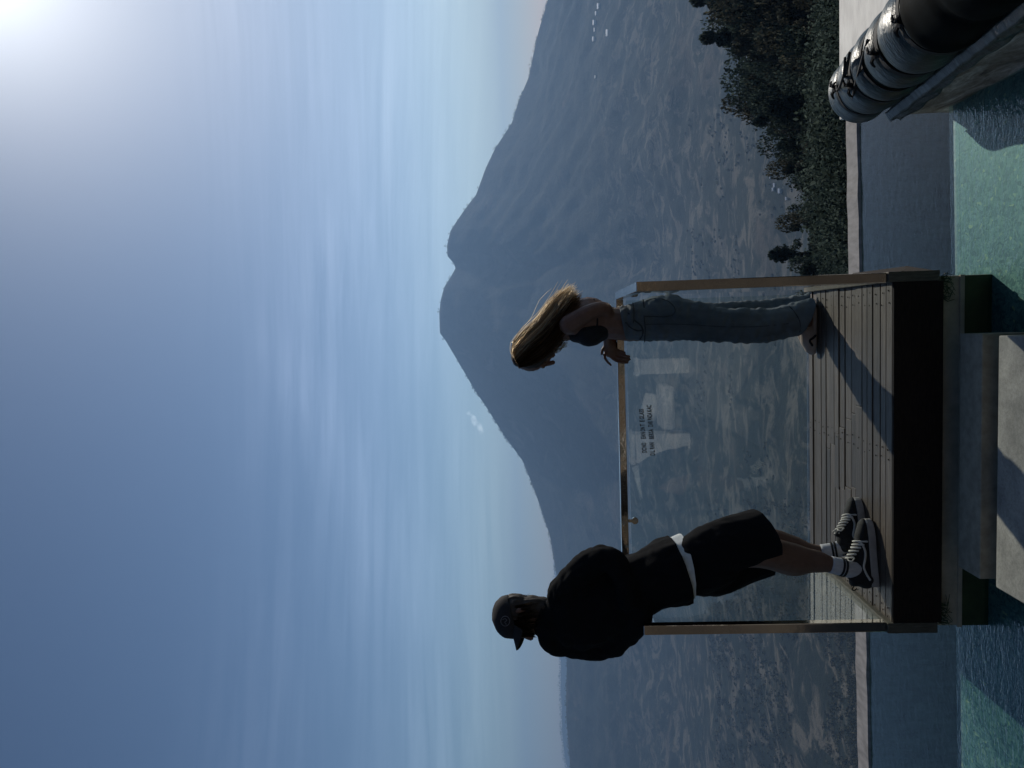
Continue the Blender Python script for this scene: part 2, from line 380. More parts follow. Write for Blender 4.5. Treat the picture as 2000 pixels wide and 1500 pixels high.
FAR = sorted(azel(*p) for p in [(1083,900),(1085,1150),(1094,1262),(1096,1300),(1095,1340),(1097,1380),(1098,1430),(1103,1480),(1108,1500),(1112,1560),(1120,1700)])
R_RIDGE, FLOOR = 4300.0, -400.0
SUMMIT = Vector((math.sin(R(1))*R_RIDGE, math.cos(R(1))*R_RIDGE, 0))
def sstep(a, b, x):
    u = max(0, min(1, (x-a)/(b-a))); return u*u*(3-2*u)
def near_slope(a, r):
    rs = sstep(R(-8), R(6), a)                      # gentler spur with the wood on the right
    k = .75*(1-rs)+.45*rs
    return -6.0-max(0, r-8)*k
def height(a, r):
    x, y = r*math.sin(a), r*math.cos(a)
    e = table(RT, a)
    rb = 2000+500*mnoise.noise(Vector((a*5, 1.3, 0)))+900*sstep(R(-4), R(-24), a)
    zr = CAM.z+R_RIDGE*math.tan(e)
    left = sstep(R(-12), R(-22), a)
    fl = FLOOR+16*mnoise.fractal(Vector((x/420, y/420, 0)), 1.0, 2.0, 4)
    fl += left*60*sstep(1500, 700, r)
    z = fl
    if r > rb:
        tt = (r-rb)/(R_RIDGE-rb)
        if tt <= 1:
            g = tt**(1.75*(1-left)+1.25*left)
            z = fl*(1-g)+zr*g
            d = Vector((x, y, 0))-SUMMIT
            ph = math.atan2(d.x, -d.y); q = Vector((ph*7, d.length/2600, .5))
            rg = 1-abs(mnoise.noise(q)*2); rg2 = 1-abs(mnoise.noise(q*2.7+Vector((5, 0, 0)))*2); rg3 = 1-abs(mnoise.noise(q*6.3+Vector((9, 0, 3)))*2)
            m_ = min(1, tt*3)*(1-sstep(.80, .985, tt))
            z -= m_*(rg*9+rg2*8+rg3*6-11)
            z += 12*(1-sstep(.95, 1.0, tt))*mnoise.fractal(Vector((x/150, y/150, 3)), .9, 2.0, 5)
        else:
            z = zr-(r-R_RIDGE)*.30
            if a < R(-8): z = max(z, -400)
    s = near_slope(a, r)
    return max(z, s) if r < 1400 else z
azs = []
a = -180.0
while a < 180.001:
    azs.append(R(a)); a += .22 if -34 < a < 30 else (1.0 if -60 < a < 60 else 6.0)
rs = [9.0]
while rs[-1] < 1000: rs.append(rs[-1]*1.075)
while rs[-1] < 4200: rs.append(rs[-1]+26)
rs += [4250, 4280, 4300, 4330, 4400, 4600, 5000, 6000, 9000, 14000]
tb = bmesh.new(); grid = []
for a_ in azs:
    row = []
    for r_ in rs:
        if abs(a_) < R(62): z = height(a_, r_)
        else: z = near_slope(a_, r_)*(.5 if abs(a_) > R(100) else .8) if r_ < 600 else -260
        row.append(tb.verts.new((CAM.x+r_*math.sin(a_), CAM.y+r_*math.cos(a_)+(4 if r_ < 40 else 0), max(z, -420) if z < 0 else z)))
    grid.append(row)
for r0, r1 in zip(grid, grid[1:]):
    for k in range(len(rs)-1): tb.faces.new((r0[k], r0[k+1], r1[k+1], r1[k]))
m, t, b = mat('wooded_slopes')
v = coords(t); n1 = noise_(t, v, .0042, 10, .66, .6); n2 = noise_(t, v, .0016, 5, .55, 1.0); n3 = noise_(t, v, .03, 6, .72); n4 = noise_(t, v, .013, 9, .7, .8)
c = ramp(t, n3, [(.3, (.004, .008, .007)), (.7, (.022, .031, .022))])
pm = ramp(t, n1, [(.54, (0, 0, 0)), (.63, (1, 1, 1))]); pm2 = ramp(t, n2, [(.47, (0, 0, 0)), (.58, (1, 1, 1))])
pm = mixc_(t, 1.0, pm, pm2, 'MULTIPLY')
gz = node(t, 'ShaderNodeNewGeometry'); sz = node(t, 'ShaderNodeSeparateXYZ'); t.links.new(gz.outputs['Position'], sz.inputs[0])
mz = node(t, 'ShaderNodeMapRange', interpolation_type='SMOOTHSTEP'); t.links.new(sz.outputs[2], mz.inputs[0]); mz.inputs[1].default_value = -120; mz.inputs[2].default_value = -330
lava = mixc_(t, 1.0, ramp(t, n4, [(.50, (0, 0, 0)), (.59, (.9, .9, .9))]), ramp(t, mz.outputs[0], [(0, (.10, .10, .10)), (1, (1, 1, 1))]), 'MULTIPLY')
c = mixc_(t, lava, c, (.125, .115, .092))
c = mixc_(t, pm, c, (.085, .072, .056))
t.links.new(c, b.inputs['Base Color']); b.inputs['Roughness'].default_value = .95; b.inputs['Specular IOR Level'].default_value = .1
bump(t, b, n3, .8, 8.0); M['slope'] = m
terrain = mobj('terrain', tb, m, smooth=True); tag(terrain, kind='structure')

# far caldera rim, a thin pale strip behind the left hills
fb = bmesh.new(); rows = []
a = -62.0
while a < -2:
    e = table(FAR, R(a)); row = []
    for r_, k in ((7600, -1), (8600, -.25), (9400, 0), (10500, -.6)):
        z = CAM.z+9400*math.tan(e)+k*400+(14*mnoise.noise(Vector((a*3, r_, 0))) if k else 6*mnoise.noise(Vector((a*8, 1, 0))))
        row.append(fb.verts.new((CAM.x+r_*math.sin(R(a)), CAM.y+r_*math.cos(R(a)), z)))
    rows.append(row); a += .15
for r0, r1 in zip(rows, rows[1:]):
    for k in range(3): fb.faces.new((r0[k], r0[k+1], r1[k+1], r1[k]))
tag(mobj('far_hills', fb, M['slope'], smooth=True), kind='structure')

M['leaf_far'] = simple('far_foliage', (.026, .034, .022), (.085, .082, .052), .12, .9, bumps=0, spec=.1)
M['leaf'] = simple('dark_foliage', (.030, .052, .052), (.072, .098, .082), .9, .9, bumps=0, spec=.05)
M['leaf2'] = simple('olive_foliage', (.038, .050, .046), (.100, .098, .074), .9, .9, bumps=0, spec=.05)
for k_ in ('leaf', 'leaf2', 'leaf_far'):
    t = M[k_].node_tree; b = t.nodes['Principled BSDF']; o_ = t.nodes['Material Output']; src = b.inputs['Base Color'].links[0].from_socket
    tl = node(t, 'ShaderNodeBsdfTranslucent'); t.links.new(src, tl.inputs[0]); mm = node(t, 'ShaderNodeMixShader'); mm.inputs[0].default_value = .26
    t.links.new(b.outputs[0], mm.inputs[1]); t.links.new(tl.outputs[0], mm.inputs[2]); t.links.new(mm.outputs[0], o_.inputs[0])
M['bark'] = simple('tree_bark', (.03, .022, .016), (.08, .062, .046), 6, .9, (3, 3, .6), .5, .02)

def soften(me, nl):
    me.polygons.foreach_set('use_smooth', [True]*len(me.polygons)); me.normals_split_custom_set_from_vertices(nl)
def clump(bm, c, w, h, n, rnd, s, nl=None, cc=None):
    for _ in range(n):
        while True:
            q = Vector((rnd.uniform(-1, 1), rnd.uniform(-1, 1), rnd.uniform(-1, 1)))
            if q.length <= 1: break
        q = Vector((q.x*w, q.y*w, q.z*h)); k = s*rnd.uniform(.6, 1.3)
        u = Vector((rnd.gauss(0, 1), rnd.gauss(0, 1), rnd.gauss(0, 1))).normalized(); v = u.orthogonal().normalized()
        v = (Matrix.Rotation(rnd.uniform(0, 6.28), 3, u) @ v)
        o = c+q; x = u.cross(v)
        if nl is not None:
            nn = (q.normalized()*.75+(o-cc).normalized()*.55+Vector((rnd.gauss(0, .18), rnd.gauss(0, .18), rnd.gauss(0, .18)))).normalized(); nl += [nn]*4
        bm.faces.new([bm.verts.new(o+p) for p in (v*k, x*k*.6, -v*k, -x*k*.6)])
# trees standing along the skyline of the mountain and far rim (uncountable fringe)
rnd = random.Random(3); sb = bmesh.new()
a = -34.0
while a < 27:
    a += rnd.uniform(.03, .19)
    if rnd.random() < .42*(1+mnoise.noise(Vector((a*.9, 0, 0)))): continue
    if -4 < a < 12 and rnd.random() < .75: continue
    r_ = R_RIDGE-rnd.uniform(0, 40); h = rnd.uniform(4, 14); 
    if rnd.random() < .1: h *= 1.5
    c = Vector((CAM.x+r_*math.sin(R(a)), CAM.y+r_*math.cos(R(a)), CAM.z+R_RIDGE*math.tan(table(RT, R(a)))))
    clump(sb, c+Vector((0, 0, h*.2)), h*rnd.uniform(.4, .9), h*.6, 40, rnd, 1.8)
a = -33.0
while a < -14:
    a += rnd.uniform(.04, .14)
    c = Vector((CAM.x+9350*math.sin(R(a)), CAM.y+9350*math.cos(R(a)), CAM.z+9400*math.tan(table(FAR, R(a)))))
    h = rnd.uniform(12, 26)*(1.6 if rnd.random() < .12 else 1)
    clump(sb, c+Vector((0, 0, h*.5)), h*.45, h*.7, 22, rnd, 5)
tag(mobj('ridge_trees', sb, M['leaf_far']), 'ragged fringe of small trees along the mountain skyline', 'trees', kind='stuff')
# forest covering the valley and lower slopes
fb = bmesh.new(); rnd = random.Random(11); fnl = []
for _ in range(9000):
    a_ = R(rnd.uniform(-31, 24)); r_ = rnd.uniform(620, 2300)**1.0
    x, y = r_*math.sin(a_), r_*math.cos(a_)
    dn = mnoise.fractal(Vector((x/260, y/260, 7)), 1.0, 2.0, 3)
    if dn < (.12 if a_ > R(-13) else -.15) or (a_ > R(-13) and rnd.random() < .6): continue
    h = rnd.uniform(2.5, 8)*(1.15 if a_ < R(-13) else .8)
    clump(fb, Vector((CAM.x+x, CAM.y+y, height(a_, r_)+h*.3)), h*.9, h*.5, 14, rnd, .8+r_/1300, fnl, Vector((CAM.x+x, CAM.y+y, height(a_, r_)-2)))
for _ in range(9000):
    a_ = R(rnd.uniform(-32, -14)); r_ = rnd.uniform(560, 1150); x, y = r_*math.sin(a_), r_*math.cos(a_)
    if mnoise.fractal(Vector((x/170, y/170, 2)), 1.0, 2.0, 3) < -.25: continue
    h = rnd.uniform(2.5, 7); clump(fb, Vector((CAM.x+x, CAM.y+y, height(a_, r_)+h*.3)), h*.9, h*.5, 14, rnd, 1.2, fnl, Vector((CAM.x+x, CAM.y+y, height(a_, r_)-2)))
fme = bpy.data.meshes.new('valley_forest'); fb.to_mesh(fme); fb.free(); soften(fme, fnl)
tag(mobj('valley_forest', fme, M['leaf_far']), 'patchy scrub and trees over the valley floor below', 'forest', kind='stuff')

# small houses with shining roofs, far off on the slope and by the wood
hb = bmesh.new(); box(hb, -5, 5, -4, 4, 0, 5)
rb_ = bmesh.new()
vs = [rb_.verts.new(p) for p in ((-6, -5, 5.02), (6, -5, 5.02), (6, 5, 5.02), (-6, 5, 5.02), (-6, 0, 8), (6, 0, 8))]
for f in ((0, 1, 5, 4), (2, 3, 4, 5), (1, 2, 5), (3, 0, 4), (3, 2, 1, 0)): rb_.faces.new([vs[i] for i in f])
M['hwall'] = simple('plastered_wall', (.5, .48, .44), (.7, .68, .64), .3, .8, bumps=0)
M['tinroof'] = simple('shiny_tin_roof', (.80, .80, .80), (.9, .9, .9), .3, .32, bumps=0, metal=1.0)
def far_house(x, y, r_, label, s=1.0, proto=[]):
    a_, e_ = azel(x, y)
    loc = Vector((CAM.x+r_*math.sin(a_), CAM.y+r_*math.cos(a_), CAM.z+r_*math.tan(e_)-3*s))
    o = bpy.data.objects.new('hillside_house', None); o.location = loc; o.rotation_euler = (0, 0, -a_+R(12)); o.scale = (s, s, s); COL.objects.link(o)
    tag(o, label, 'house', 'far houses with shining roofs')
    if not proto:
        proto.append(bpy.data.meshes.new('wall')); hb.to_mesh(proto[0]); proto[0].materials.append(M['hwall'])
        proto.append(bpy.data.meshes.new('roof')); rb_.to_mesh(proto[1]); proto[1].materials.append(M['tinroof'])
    for nm, me in (('wall', proto[0]), ('roof', proto[1])): link(bpy.data.objects.new(nm, me), o)
def slope_hit(x, y):
    a_, e_ = azel(x, y); r_ = 700
    while r_ < 4300:
        if height(a_, r_) > CAM.z+r_*math.tan(e_): return r_
        r_ += 15
    return 4200
for i, (x, y, s) in enumerate([(1170,12,1.7),(1165,26,1.2),(1161,44,1.5),(1162,58,1.1),(1160,76,1.4),(1188,64,1.9),(1163,150,.9)]):
    far_house(x, y, slope_hit(x, y)-12, ['topmost glinting roof on the mountain flank at the frame edge', 'second glinting roof below the top one on the far flank', 'third glinting roof down the far flank, rather large',
      'small glinting roof in the middle of the far flank row', 'last glinting roof of the close row on the far flank', 'brightest glinting roof set apart below the row on the far flank', 'faint lone roof far down the flank towards the peak'][i], s)
for i, (x, y, s) in enumerate([(1513,362,.6),(1510,370,.5),(1523,373,.7),(1505,345,.5),(1536,388,.45)]):
    far_house(x, y, slope_hit(x, y)-10, ['pale roof just above the dark wood, upper of the cluster', 'small pale roof beside the cluster above the dark wood', 'brightest pale roof touching the dark wood',
      'pale roof furthest up the track above the dark wood', 'tiny pale roof lowest by the dark wood'][i], s)

# the dark wood on the right: single trees
def make_tree(seed, H, W, kind):
    rnd = random.Random(seed); cr = bmesh.new(); tr = bmesh.new(); nl = []
    lean = Vector((rnd.uniform(-.06, .06), rnd.uniform(-.06, .06), 0))*H
    tube(tr, [(0, 0, -2), (lean.x*.3, lean.y*.3, H*.35), (lean.x*.7, lean.y*.7, H*.7), (lean.x, lean.y, H*.94)], [H*.022, H*.017, H*.01, .04], seg=8, sub=3)
    nc = 70 if kind == 'cone' else 62
    for i in range(nc*2 if kind == 'cone' else nc):
        if kind == 'cone':
            u = rnd.random()**1.5; z = H*(.12+.88*u); rad = W*.5*(1-u)**.8*rnd.uniform(.35, 1.1); an = rnd.uniform(0, 6.28)
            c = Vector((math.cos(an)*rad, math.sin(an)*rad, z-rad*.25))+lean*u
            s = .45+(1-u)*.75
            clump(cr, c, s*1.35, s*.6, 170, rnd, .12, nl, Vector((0, 0, c.z-.5)))
        else:
            th = rnd.uniform(0, 6.28); ph = math.acos(rnd.uniform(-.75, 1)); k = rnd.uniform(.55, 1.0)
            lob = 1+.62*mnoise.noise(Vector((math.cos(th)*1.6+seed, math.sin(th)*1.6, math.cos(ph)*2)))
            c = Vector((math.cos(th)*math.sin(ph)*W*.5*k*lob, math.sin(th)*math.sin(ph)*W*.5*k*lob, H*.62+math.cos(ph)*H*.36*k*lob))+lean*.6
            s = rnd.uniform(.55, 1.25)*W/9
            clump(cr, c, s*rnd.uniform(.8, 1.4), s*rnd.uniform(.5, 1.0), 400, rnd, .125, nl, Vector((0, 0, H*.5)))
        if i % 4 == 0:
            base = Vector((lean.x*.5, lean.y*.5, min(c.z-.6, H*.5)*rnd.uniform(.7, 1)))
            tube(tr, [base, (base+c)/2+Vector((0, 0, .4)), c], [H*.007, H*.004, .03], seg=5, sub=2)
    return cr, tr, nl
KIND = {}
for k, (seed, H, W, kd, lf) in {'broad': (5, 14, 12, 'round', 'leaf'), 'broad_b': (8, 13, 10, 'round', 'leaf'), 'olive': (13, 12, 9, 'round', 'leaf2'), 'cone': (21, 16, 15, 'cone', 'leaf')}.items():
    cr, tr, nl = make_tree(seed, H, W, kd)
    a_ = bpy.data.meshes.new('crown'); cr.to_mesh(a_); a_.materials.append(M[lf]); soften(a_, nl); b_ = bpy.data.meshes.new('trunk'); tr.to_mesh(b_); b_.materials.append(M['bark'])
    KIND[k] = (a_, b_, H)
TREES = [ # top pixel x, y, distance, size factor, kind, label
 (1374,-50,96,1.9,'broad_b','dark tree mostly outside the picture edge, highest of the wood'),
 (1376,-8,92,1.75,'broad','tallest broad dark tree at the very edge of the picture'),
 (1418,108,98,1.5,'broad','broad dark crown filling the gap below the tallest edge trees'),
 (1395,60,100,1.6,'broad','tall dark crown behind the olive one near the edge'),
 (1452,178,94,1.3,'broad_b','dark crown behind the upper step of the wood'),
 (1488,240,84,1.2,'broad','dark crown between the wood notch and the roll'),
 (1392,30,84,1.55,'broad_b','tall dark tree next to the one at the picture edge'),
 (1404,84,80,1.45,'olive','olive toned tree whose crown drops towards the valley'),
 (1430,130,76,1.25,'broad','round dark tree in the upper step of the wood'),
 (1436,158,88,1.10,'olive','small olive crown peeping over the step of the wood'),
 (1468,196,72,1.15,'broad_b','dark tree at the notch of the wood outline'),
 (1474,222,86,1.0,'olive','narrow olive tree behind the notch of the wood'),
 (1500,258,74,1.0,'broad','dark tree above the black roll, mid wood'),
 (1528,296,70,.95,'broad_b','low dark tree past the roll end'),
 (1534,340,66,.9,'olive','olive tree right above the far pool rim'),
 (1546,378,64,.85,'broad','round tree between the pale roofs and the rim'),
 (1538,412,70,.85,'broad_b','dark bushy tree just beyond the pale roofs'),
 (1552,446,60,.80,'olive','low olive bush tree before the pointed one'),
 (1511,486,74,.95,'cone','pointed conifer standing out near the railing post'),
 (1542,515,66,.80,'broad_b','dark tree closest to the steel railing post'),
 (1560,548,70,.75,'broad','dark tree partly behind the steel railing post'),
 (1500,20,58,1.0,'olive','large lower crown in front at the picture edge'),
 (1540,95,54,.95,'broad','front dark crown below the tall edge trees'),
 (1560,160,52,.9,'broad_b','front dark crown straight above the black roll'),
 (1585,225,50,.85,'olive','front olive crown above the roll end'),
 (1595,290,50,.8,'broad','front dark crown over the pool rim'),
 (1605,350,48,.75,'broad_b','front low crown over the rim, middle'),
 (1605,410,48,.72,'olive','front olive crown over the rim towards the post'),
 (1610,465,46,.70,'broad','front low crown over the rim near the post'),
 (1600,525,48,.72,'broad_b','front crown at the steel railing post foot'),
 (1630,60,40,.7,'broad','lowest front crown over the pale terrace'),
 (1640,190,40,.66,'broad_b','lowest front crown behind the roll'),
 (1640,320,40,.6,'broad','lowest front crown over the rim, dark'),
 (1645,430,40,.6,'olive','lowest front olive crown over the rim'),
]
for i, (x, y, r_, s, k, lab) in enumerate(TREES):
    a_, e_ = azel(x, y); cr, tr, H = KIND[k]
    top = CAM.z+r_*math.tan(e_); zb = near_slope(a_, r_)-1.0
    loc = Vector((CAM.x+r_*math.sin(a_), CAM.y+r_*math.cos(a_), zb))
    o = empty('conifer_tree' if k == 'cone' else 'broadleaf_tree', loc, lab, 'tree', 'trees of the dark wood on the right')
    o.rotation_euler = (0, 0, i*2.1); hz = (top-zb)/(H*.99); o.scale = (s*.80, s*.80, hz)
    link(bpy.data.objects.new('crown', cr), o); link(bpy.data.objects.new('trunk', tr), o)

ub = bmesh.new(); rnd = random.Random(17); unl = []
for _ in range(2000):
    ad_ = rnd.uniform(3.6, 27); a_ = R(ad_); r_ = rnd.uniform(16, 46); lim = r_*rnd.uniform(.322+.03*max(0, (8-ad_)/4.4), .42)-CAM.z
    zg = near_slope(a_, r_); zt = max(zg+.4, -lim)
    c = Vector((CAM.x+r_*math.sin(a_), CAM.y+r_*math.cos(a_), zt-.5)); clump(ub, c, 1.0+r_*.02, .7+r_*.015, 170, rnd, (.032+r_*.0011), unl, c-Vector((0, 0, 2)))
ume = bpy.data.meshes.new('undergrowth'); ub.to_mesh(ume); ub.free(); soften(ume, unl)
tag(mobj('undergrowth', ume, M['leaf']), 'dark scrub filling the slope under the trees beyond the pool rim', 'shrubs', kind='stuff')

# ------------------------------------------------------------------ pools, rim, terrace
wz, lz = -.40, -1.172
def sheet(name, pts, z, m, kind='structure', sub=1):
    b = bmesh.new(); b.faces.new([b.verts.new((x, y, z)) for x, y in pts]); return tag(mobj(name, b, m), kind=kind)
edge = lambda x: .262+.041*(x+.111)
pf = bmesh.new()
for z0, z1 in ((-.62, -.416),):
    vs = [pf.verts.new((x, y, z)) for z in (z0, z1) for x, y in ((-7, -1.2), (2.33, -1.2), (2.33, edge(2.33)-.049), (-7, edge(-7)-.049))]
    for f in ((3, 2, 1, 0), (4, 5, 6, 7), (0, 1, 5, 4), (1, 2, 6, 5), (2, 3, 7, 6), (3, 0, 4, 7)): pf.faces.new([vs[k] for k in f])
tag(mobj('pool_floor', pf, M['tile']), kind='structure')
eb = bmesh.new()                    # overflow edge of the near pool
vs = [eb.verts.new((x, y, z)) for z in (-2.6, -.4156) for x, y in ((-7, edge(-7)-.049), (2.32, edge(2.32)-.049), (2.32, edge(2.32)), (-7, edge(-7)))]
for f in ((3, 2, 1, 0), (4, 5, 6, 7), (0, 1, 5, 4), (1, 2, 6, 5), (2, 3, 7, 6), (3, 0, 4, 7)): eb.faces.new([vs[k] for k in f])
tag(mobj('pool_edge', eb, M['tile']), kind='structure')
sheet('pool_water', [(-7, -1.0), (2.30, -1.0), (2.30, edge(2.30)+.004), (-7, edge(-7)+.004)], wz, M['water'])
sheet('lower_pool_floor', [(-9, -.2), (3.3, -.2), (3.3, 3.5), (-9, 3.2)], -2.5, M['tile_dark'])
fy = lambda x: 3.30+.0445*(x-0)     # far side of the lower pool
sheet('lower_pool_water', [(-9, edge(-9)+.005), (3.3, edge(3.3)+.005), (3.3, fy(3.3)), (-9, fy(-9))], lz, M['water_low'])
rb2 = bmesh.new()                   # far rim wall with a worn top
n = 70; A = []
for i in range(n+1):
    x = -9+12.2*i/n; j = .012*mnoise.noise(Vector((x*5, 0, 0))); k = .010*mnoise.noise(Vector((x*7, 4, 0)))
    A.append([rb2.verts.new(p) for p in ((x, fy(x)+.01, -2.5), (x, fy(x)+.005+k, -1.17), (x, fy(x)+.02+k, -1.155+j), (x, fy(x)+.245, -1.15+j), (x, fy(x)+.25, -3.5))])
for p, q in zip(A, A[1:]):
    for k in range(4): rb2.faces.new((p[k], q[k], q[k+1], p[k+1]))
bmesh.ops.recalc_face_normals(rb2, faces=rb2.faces[:])
tag(mobj('pool_rim', rb2, M['rim'], smooth=False), 'worn grey stone rim closing the far side of the lower pool', 'wall')
tb2 = BX(3.02, 9, .3, 3.75, -3.2, -1.12, bev=.015); tag(mobj('side_terrace', tb2, M['coping']), kind='structure')
tag(mobj('terrace', BX(-12, 14, -16, -.80, -3.4, -.30), M['paving']), kind='structure')
# steps leading to the platform
sb = BX(.309, 1.261, -4.2, -.347, -.62, -.240, bev=.006)
tag(mobj('walkway_slab', sb, M['stone']), 'long pale worn stone slab in the foreground below the platform', 'slab')
sb = BX(.320, 1.266, -.287, -.125, -.62, -.213, bev=.004)
tag(mobj('entry_step', sb, M['step']), 'low grey concrete step under the platform front', 'step')

# ------------------------------------------------------------------ viewing platform
W_, D_ = 1.523, 1.086
plat = empty('viewing_platform', (W_/2, D_/2, 0), 'small weathered timber deck over the pool edge that both people stand on', 'deck')
rnd = random.Random(4); db = bmesh.new()
y = .004
ys = []
while y < D_-.05:
    wd = rnd.choice((.052, .058, .064, .07, .074, .092)); gap = rnd.choice((.004, .005, .006, .009, .012))
    wd = min(wd, D_-.004-y); ys.append((y, y+wd)); y += wd+gap
for i, (y0, y1) in enumerate(ys):
    xs = [.006, W_-.006]
    if 5 <= i <= 11: xs.insert(1, .80+.045*(8-i)+rnd.uniform(-.01, .01))
    if 6 <= i <= 9: xs.insert(1, .50+.02*(8-i)+rnd.uniform(-.01, .01))
    for x0, x1 in zip(xs, xs[1:]):
        dz = rnd.uniform(-.004, .003); tilt = rnd.uniform(-.006, .006)
        box(db, x0+.001, x1-.001, y0, y1, -.03+dz, dz, bev=.0025, rot=Matrix.Rotation(tilt, 4, 'X'))
mobj('deck_boards', db, M['timber'], plat)
nb = bmesh.new()                    # board screws
for (y0, y1) in ys:
    for x in (.06, .10, .74, .78, 1.44, 1.40): ell(nb, Vector((x+rnd.uniform(-.01, .01), (y0+y1)/2+rnd.uniform(-.012, .012), .0015)), .004, .004, .0022, seg=6)
tag(mobj('screws', nb, M['dark_steel'], plat), kind='stuff')
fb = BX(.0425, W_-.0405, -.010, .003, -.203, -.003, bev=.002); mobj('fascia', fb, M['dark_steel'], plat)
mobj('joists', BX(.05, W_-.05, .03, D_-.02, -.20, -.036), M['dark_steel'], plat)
for x0, x1 in ((-.003, .042), (W_-.040, W_+.003)):
    sk = BX(x0, x1, -.012, D_+.004, -.187, .020, bev=.004)
    mobj('side_skirt', sk, M['skirt'], plat)
st_ = bmesh.new(); tube(st_, [(W_-.01, .02, -.185), (W_+.018, .25, -.17), (W_+.02, .75, -.12)], [.012, .02, .02], seg=4, sub=1, caps='flat')
mobj('brace', st_, M['dark_steel'], plat)
ped = BX(.012, W_-.02, .031, .60, -2.4, -.205, bev=.006); pedo = tag(mobj('platform_pier', ped, M['concrete']), 'brown concrete pier carrying the timber deck', 'pier')
mobj('algae_band', BX(.013, W_-.021, .0285, .0305, -.56, -.305, bev=.0005), M['algae'], pedo)
mobj('ledge', BX(.008, W_-.018, .022, .030, -.304, -.285, bev=.002), M['concrete'], pedo)
# roots and crumbs along the underside of the fascia
cb = bmesh.new(); rnd = random.Random(9)
for xx in [.03+rnd.random()*.10 for _ in range(22)]+[W_-.02-rnd.random()*.10 for _ in range(22)]:
    p0 = Vector((xx, .012, -.205)); tube(cb, [p0, p0+Vector((rnd.uniform(-.02, .02), -.008, -rnd.uniform(.008, .03))), p0+Vector((rnd.uniform(-.04, .04), -.012, -rnd.uniform(.015, .05)))], [.003, .002, .001], seg=4, sub=1)
tag(mobj('moss_tuft', cb, M['algae'], pedo), kind='stuff')

# ------------------------------------------------------------------ glass balustrade
H_ = 1.05; t_ = .042
bal = empty('glass_balustrade', (W_/2, D_/2, 0.02), 'steel framed glass railing with lettering round the deck', 'railing')
post = BX(W_-t_, W_, 0, t_, .022, H_, bev=.003)
mobj('post', post, M['steel'], bal); mobj('post', BX(0, t_, 0, t_, .022, H_, bev=.003), M['steel'], bal)
hr = bmesh.new()
box(hr, W_-t_, W_, t_+.0005, D_, H_-.040, H_, bev=.003)
mobj('handrail', hr, M['steel'], bal)
mobj('handrail', BX(0, t_, t_+.0005, D_, H_-.040, H_, bev=.003), M['steel'], bal)
mobj('handrail', BX(t_+.0005, W_-t_-.0005, D_-t_, D_, H_-.040, H_, bev=.003), M['steel'], bal)
GY = D_-.024
gp = mobj('glass_panel', BX(.05, W_-.05, GY-.005, GY+.005, .012, H_-.055, bev=.001), M['glass'], bal)
gr = mobj('glass_panel', BX(W_-.026, W_-.016, .06, D_-.05, .014, H_-.055, bev=.001), M['glass'], bal)
gl_ = mobj('glass_panel', BX(.016+.006, .026+.006, .05, D_-.05, .014, H_-.055, bev=.001), M['glass'], bal)
for x in (W_-.021, .027):
    mobj('bottom_channel', BX(x-.008, x+.008, .05, D_-.03, .004, .016, bev=.002), M['steel'], bal)
mobj('gasket', BX(W_-.030, W_-.013, .045, .058, .03, H_-.05), M['rubber'], bal)
def clamp(c, ax):
    b = bmesh.new(); b2 = bmesh.new(); bmesh.ops.create_cone(b2, cap_ends=True, segments=24, radius1=.019, radius2=.019, depth=.022)
    bmesh.ops.bevel(b2, geom=[e for e in b2.edges if e.calc_face_angle(0) > 1], offset=.004, segments=2, affect='EDGES')
    rot = Matrix.Rotation(R(90), 4, 'X' if ax == 'y' else 'Y'); bmesh.ops.transform(b2, matrix=Matrix.Translation(c) @ rot, verts=b2.verts[:]); merge(b, b2)
    if ax == 'y': box(b, c.x-.009, c.x+.009, c.y-.009, c.y+.009, c.z, H_-.0405, bev=.002)
    else: box(b, c.x-.009, c.x+.009, c.y-.009, c.y+.009, c.z, H_-.0405, bev=.002)
    mobj('clamp', b, M['steel'], bal, smooth=False)
clamp(Vector((.238, GY-.004, .972)), 'y'); clamp(Vector((1.40, GY-.004, .972)), 'y')
clamp(Vector((.034, .28, .972)), 'x'); clamp(Vector((.034, .82, .972)), 'x'); clamp(Vector((W_-.028, .25, .972)), 'x'); clamp(Vector((W_-.028, .82, .972)), 'x')
def lettering(txt, y0, y1, x0):          # one word, from its place in the photo: left end y0, right end y1
    cu = bpy.data.curves.new('lettering', 'FONT'); cu.body = txt; cu.size = 1; cu.extrude = .01; cu.space_character = 1.08; cu.offset = .03
    o = bpy.data.objects.new('t', cu); COL.objects.link(o); dg = bpy.context.evaluated_depsgraph_get(); dg.update()
    me = bpy.data.meshes.new_from_object(o.evaluated_get(dg)); bpy.data.objects.remove(o)
    a, b_ = P(x0, y0, GY), P(x0-(y0-y1)*.075, y1, GY)
    xs = [v.co.x for v in me.vertices]; mn, w_ = min(xs), max(xs)-min(xs); hh = max(v.co.y for v in me.vertices)
    for v in me.vertices:
        u_ = (v.co.x-mn)/w_; c = a.lerp(b_, u_); v.co = Vector((c.x, GY-.0062-.0006*(v.co.z > 0), c.z+.0265*v.co.y/hh))
    mobj('lettering', me, M['letter'], gp)
for txt, a, b_ in (('DO', 883.5, 874), ('NO', 873, 864.5), ('EAN', 856.5, 843.5), ('ON', 842, 833.5), ('T', 832, 828), ('E', 823.5, 820), ('GLASS', 818.5, 798.5)):
    lettering(txt, a, b_, 1263-(885-a)*.075)
for txt, a, b_ in (('D', 889, 885), ('L', 883, 879), ('RAN', 876.5, 864), ('BERSA', 857, 837.5), ('DAR', 833, 822), ('PADA', 820, 805.5), ('KAC', 804, 791)):
    lettering(txt, a, b_, 1279-(889-a)*.075)

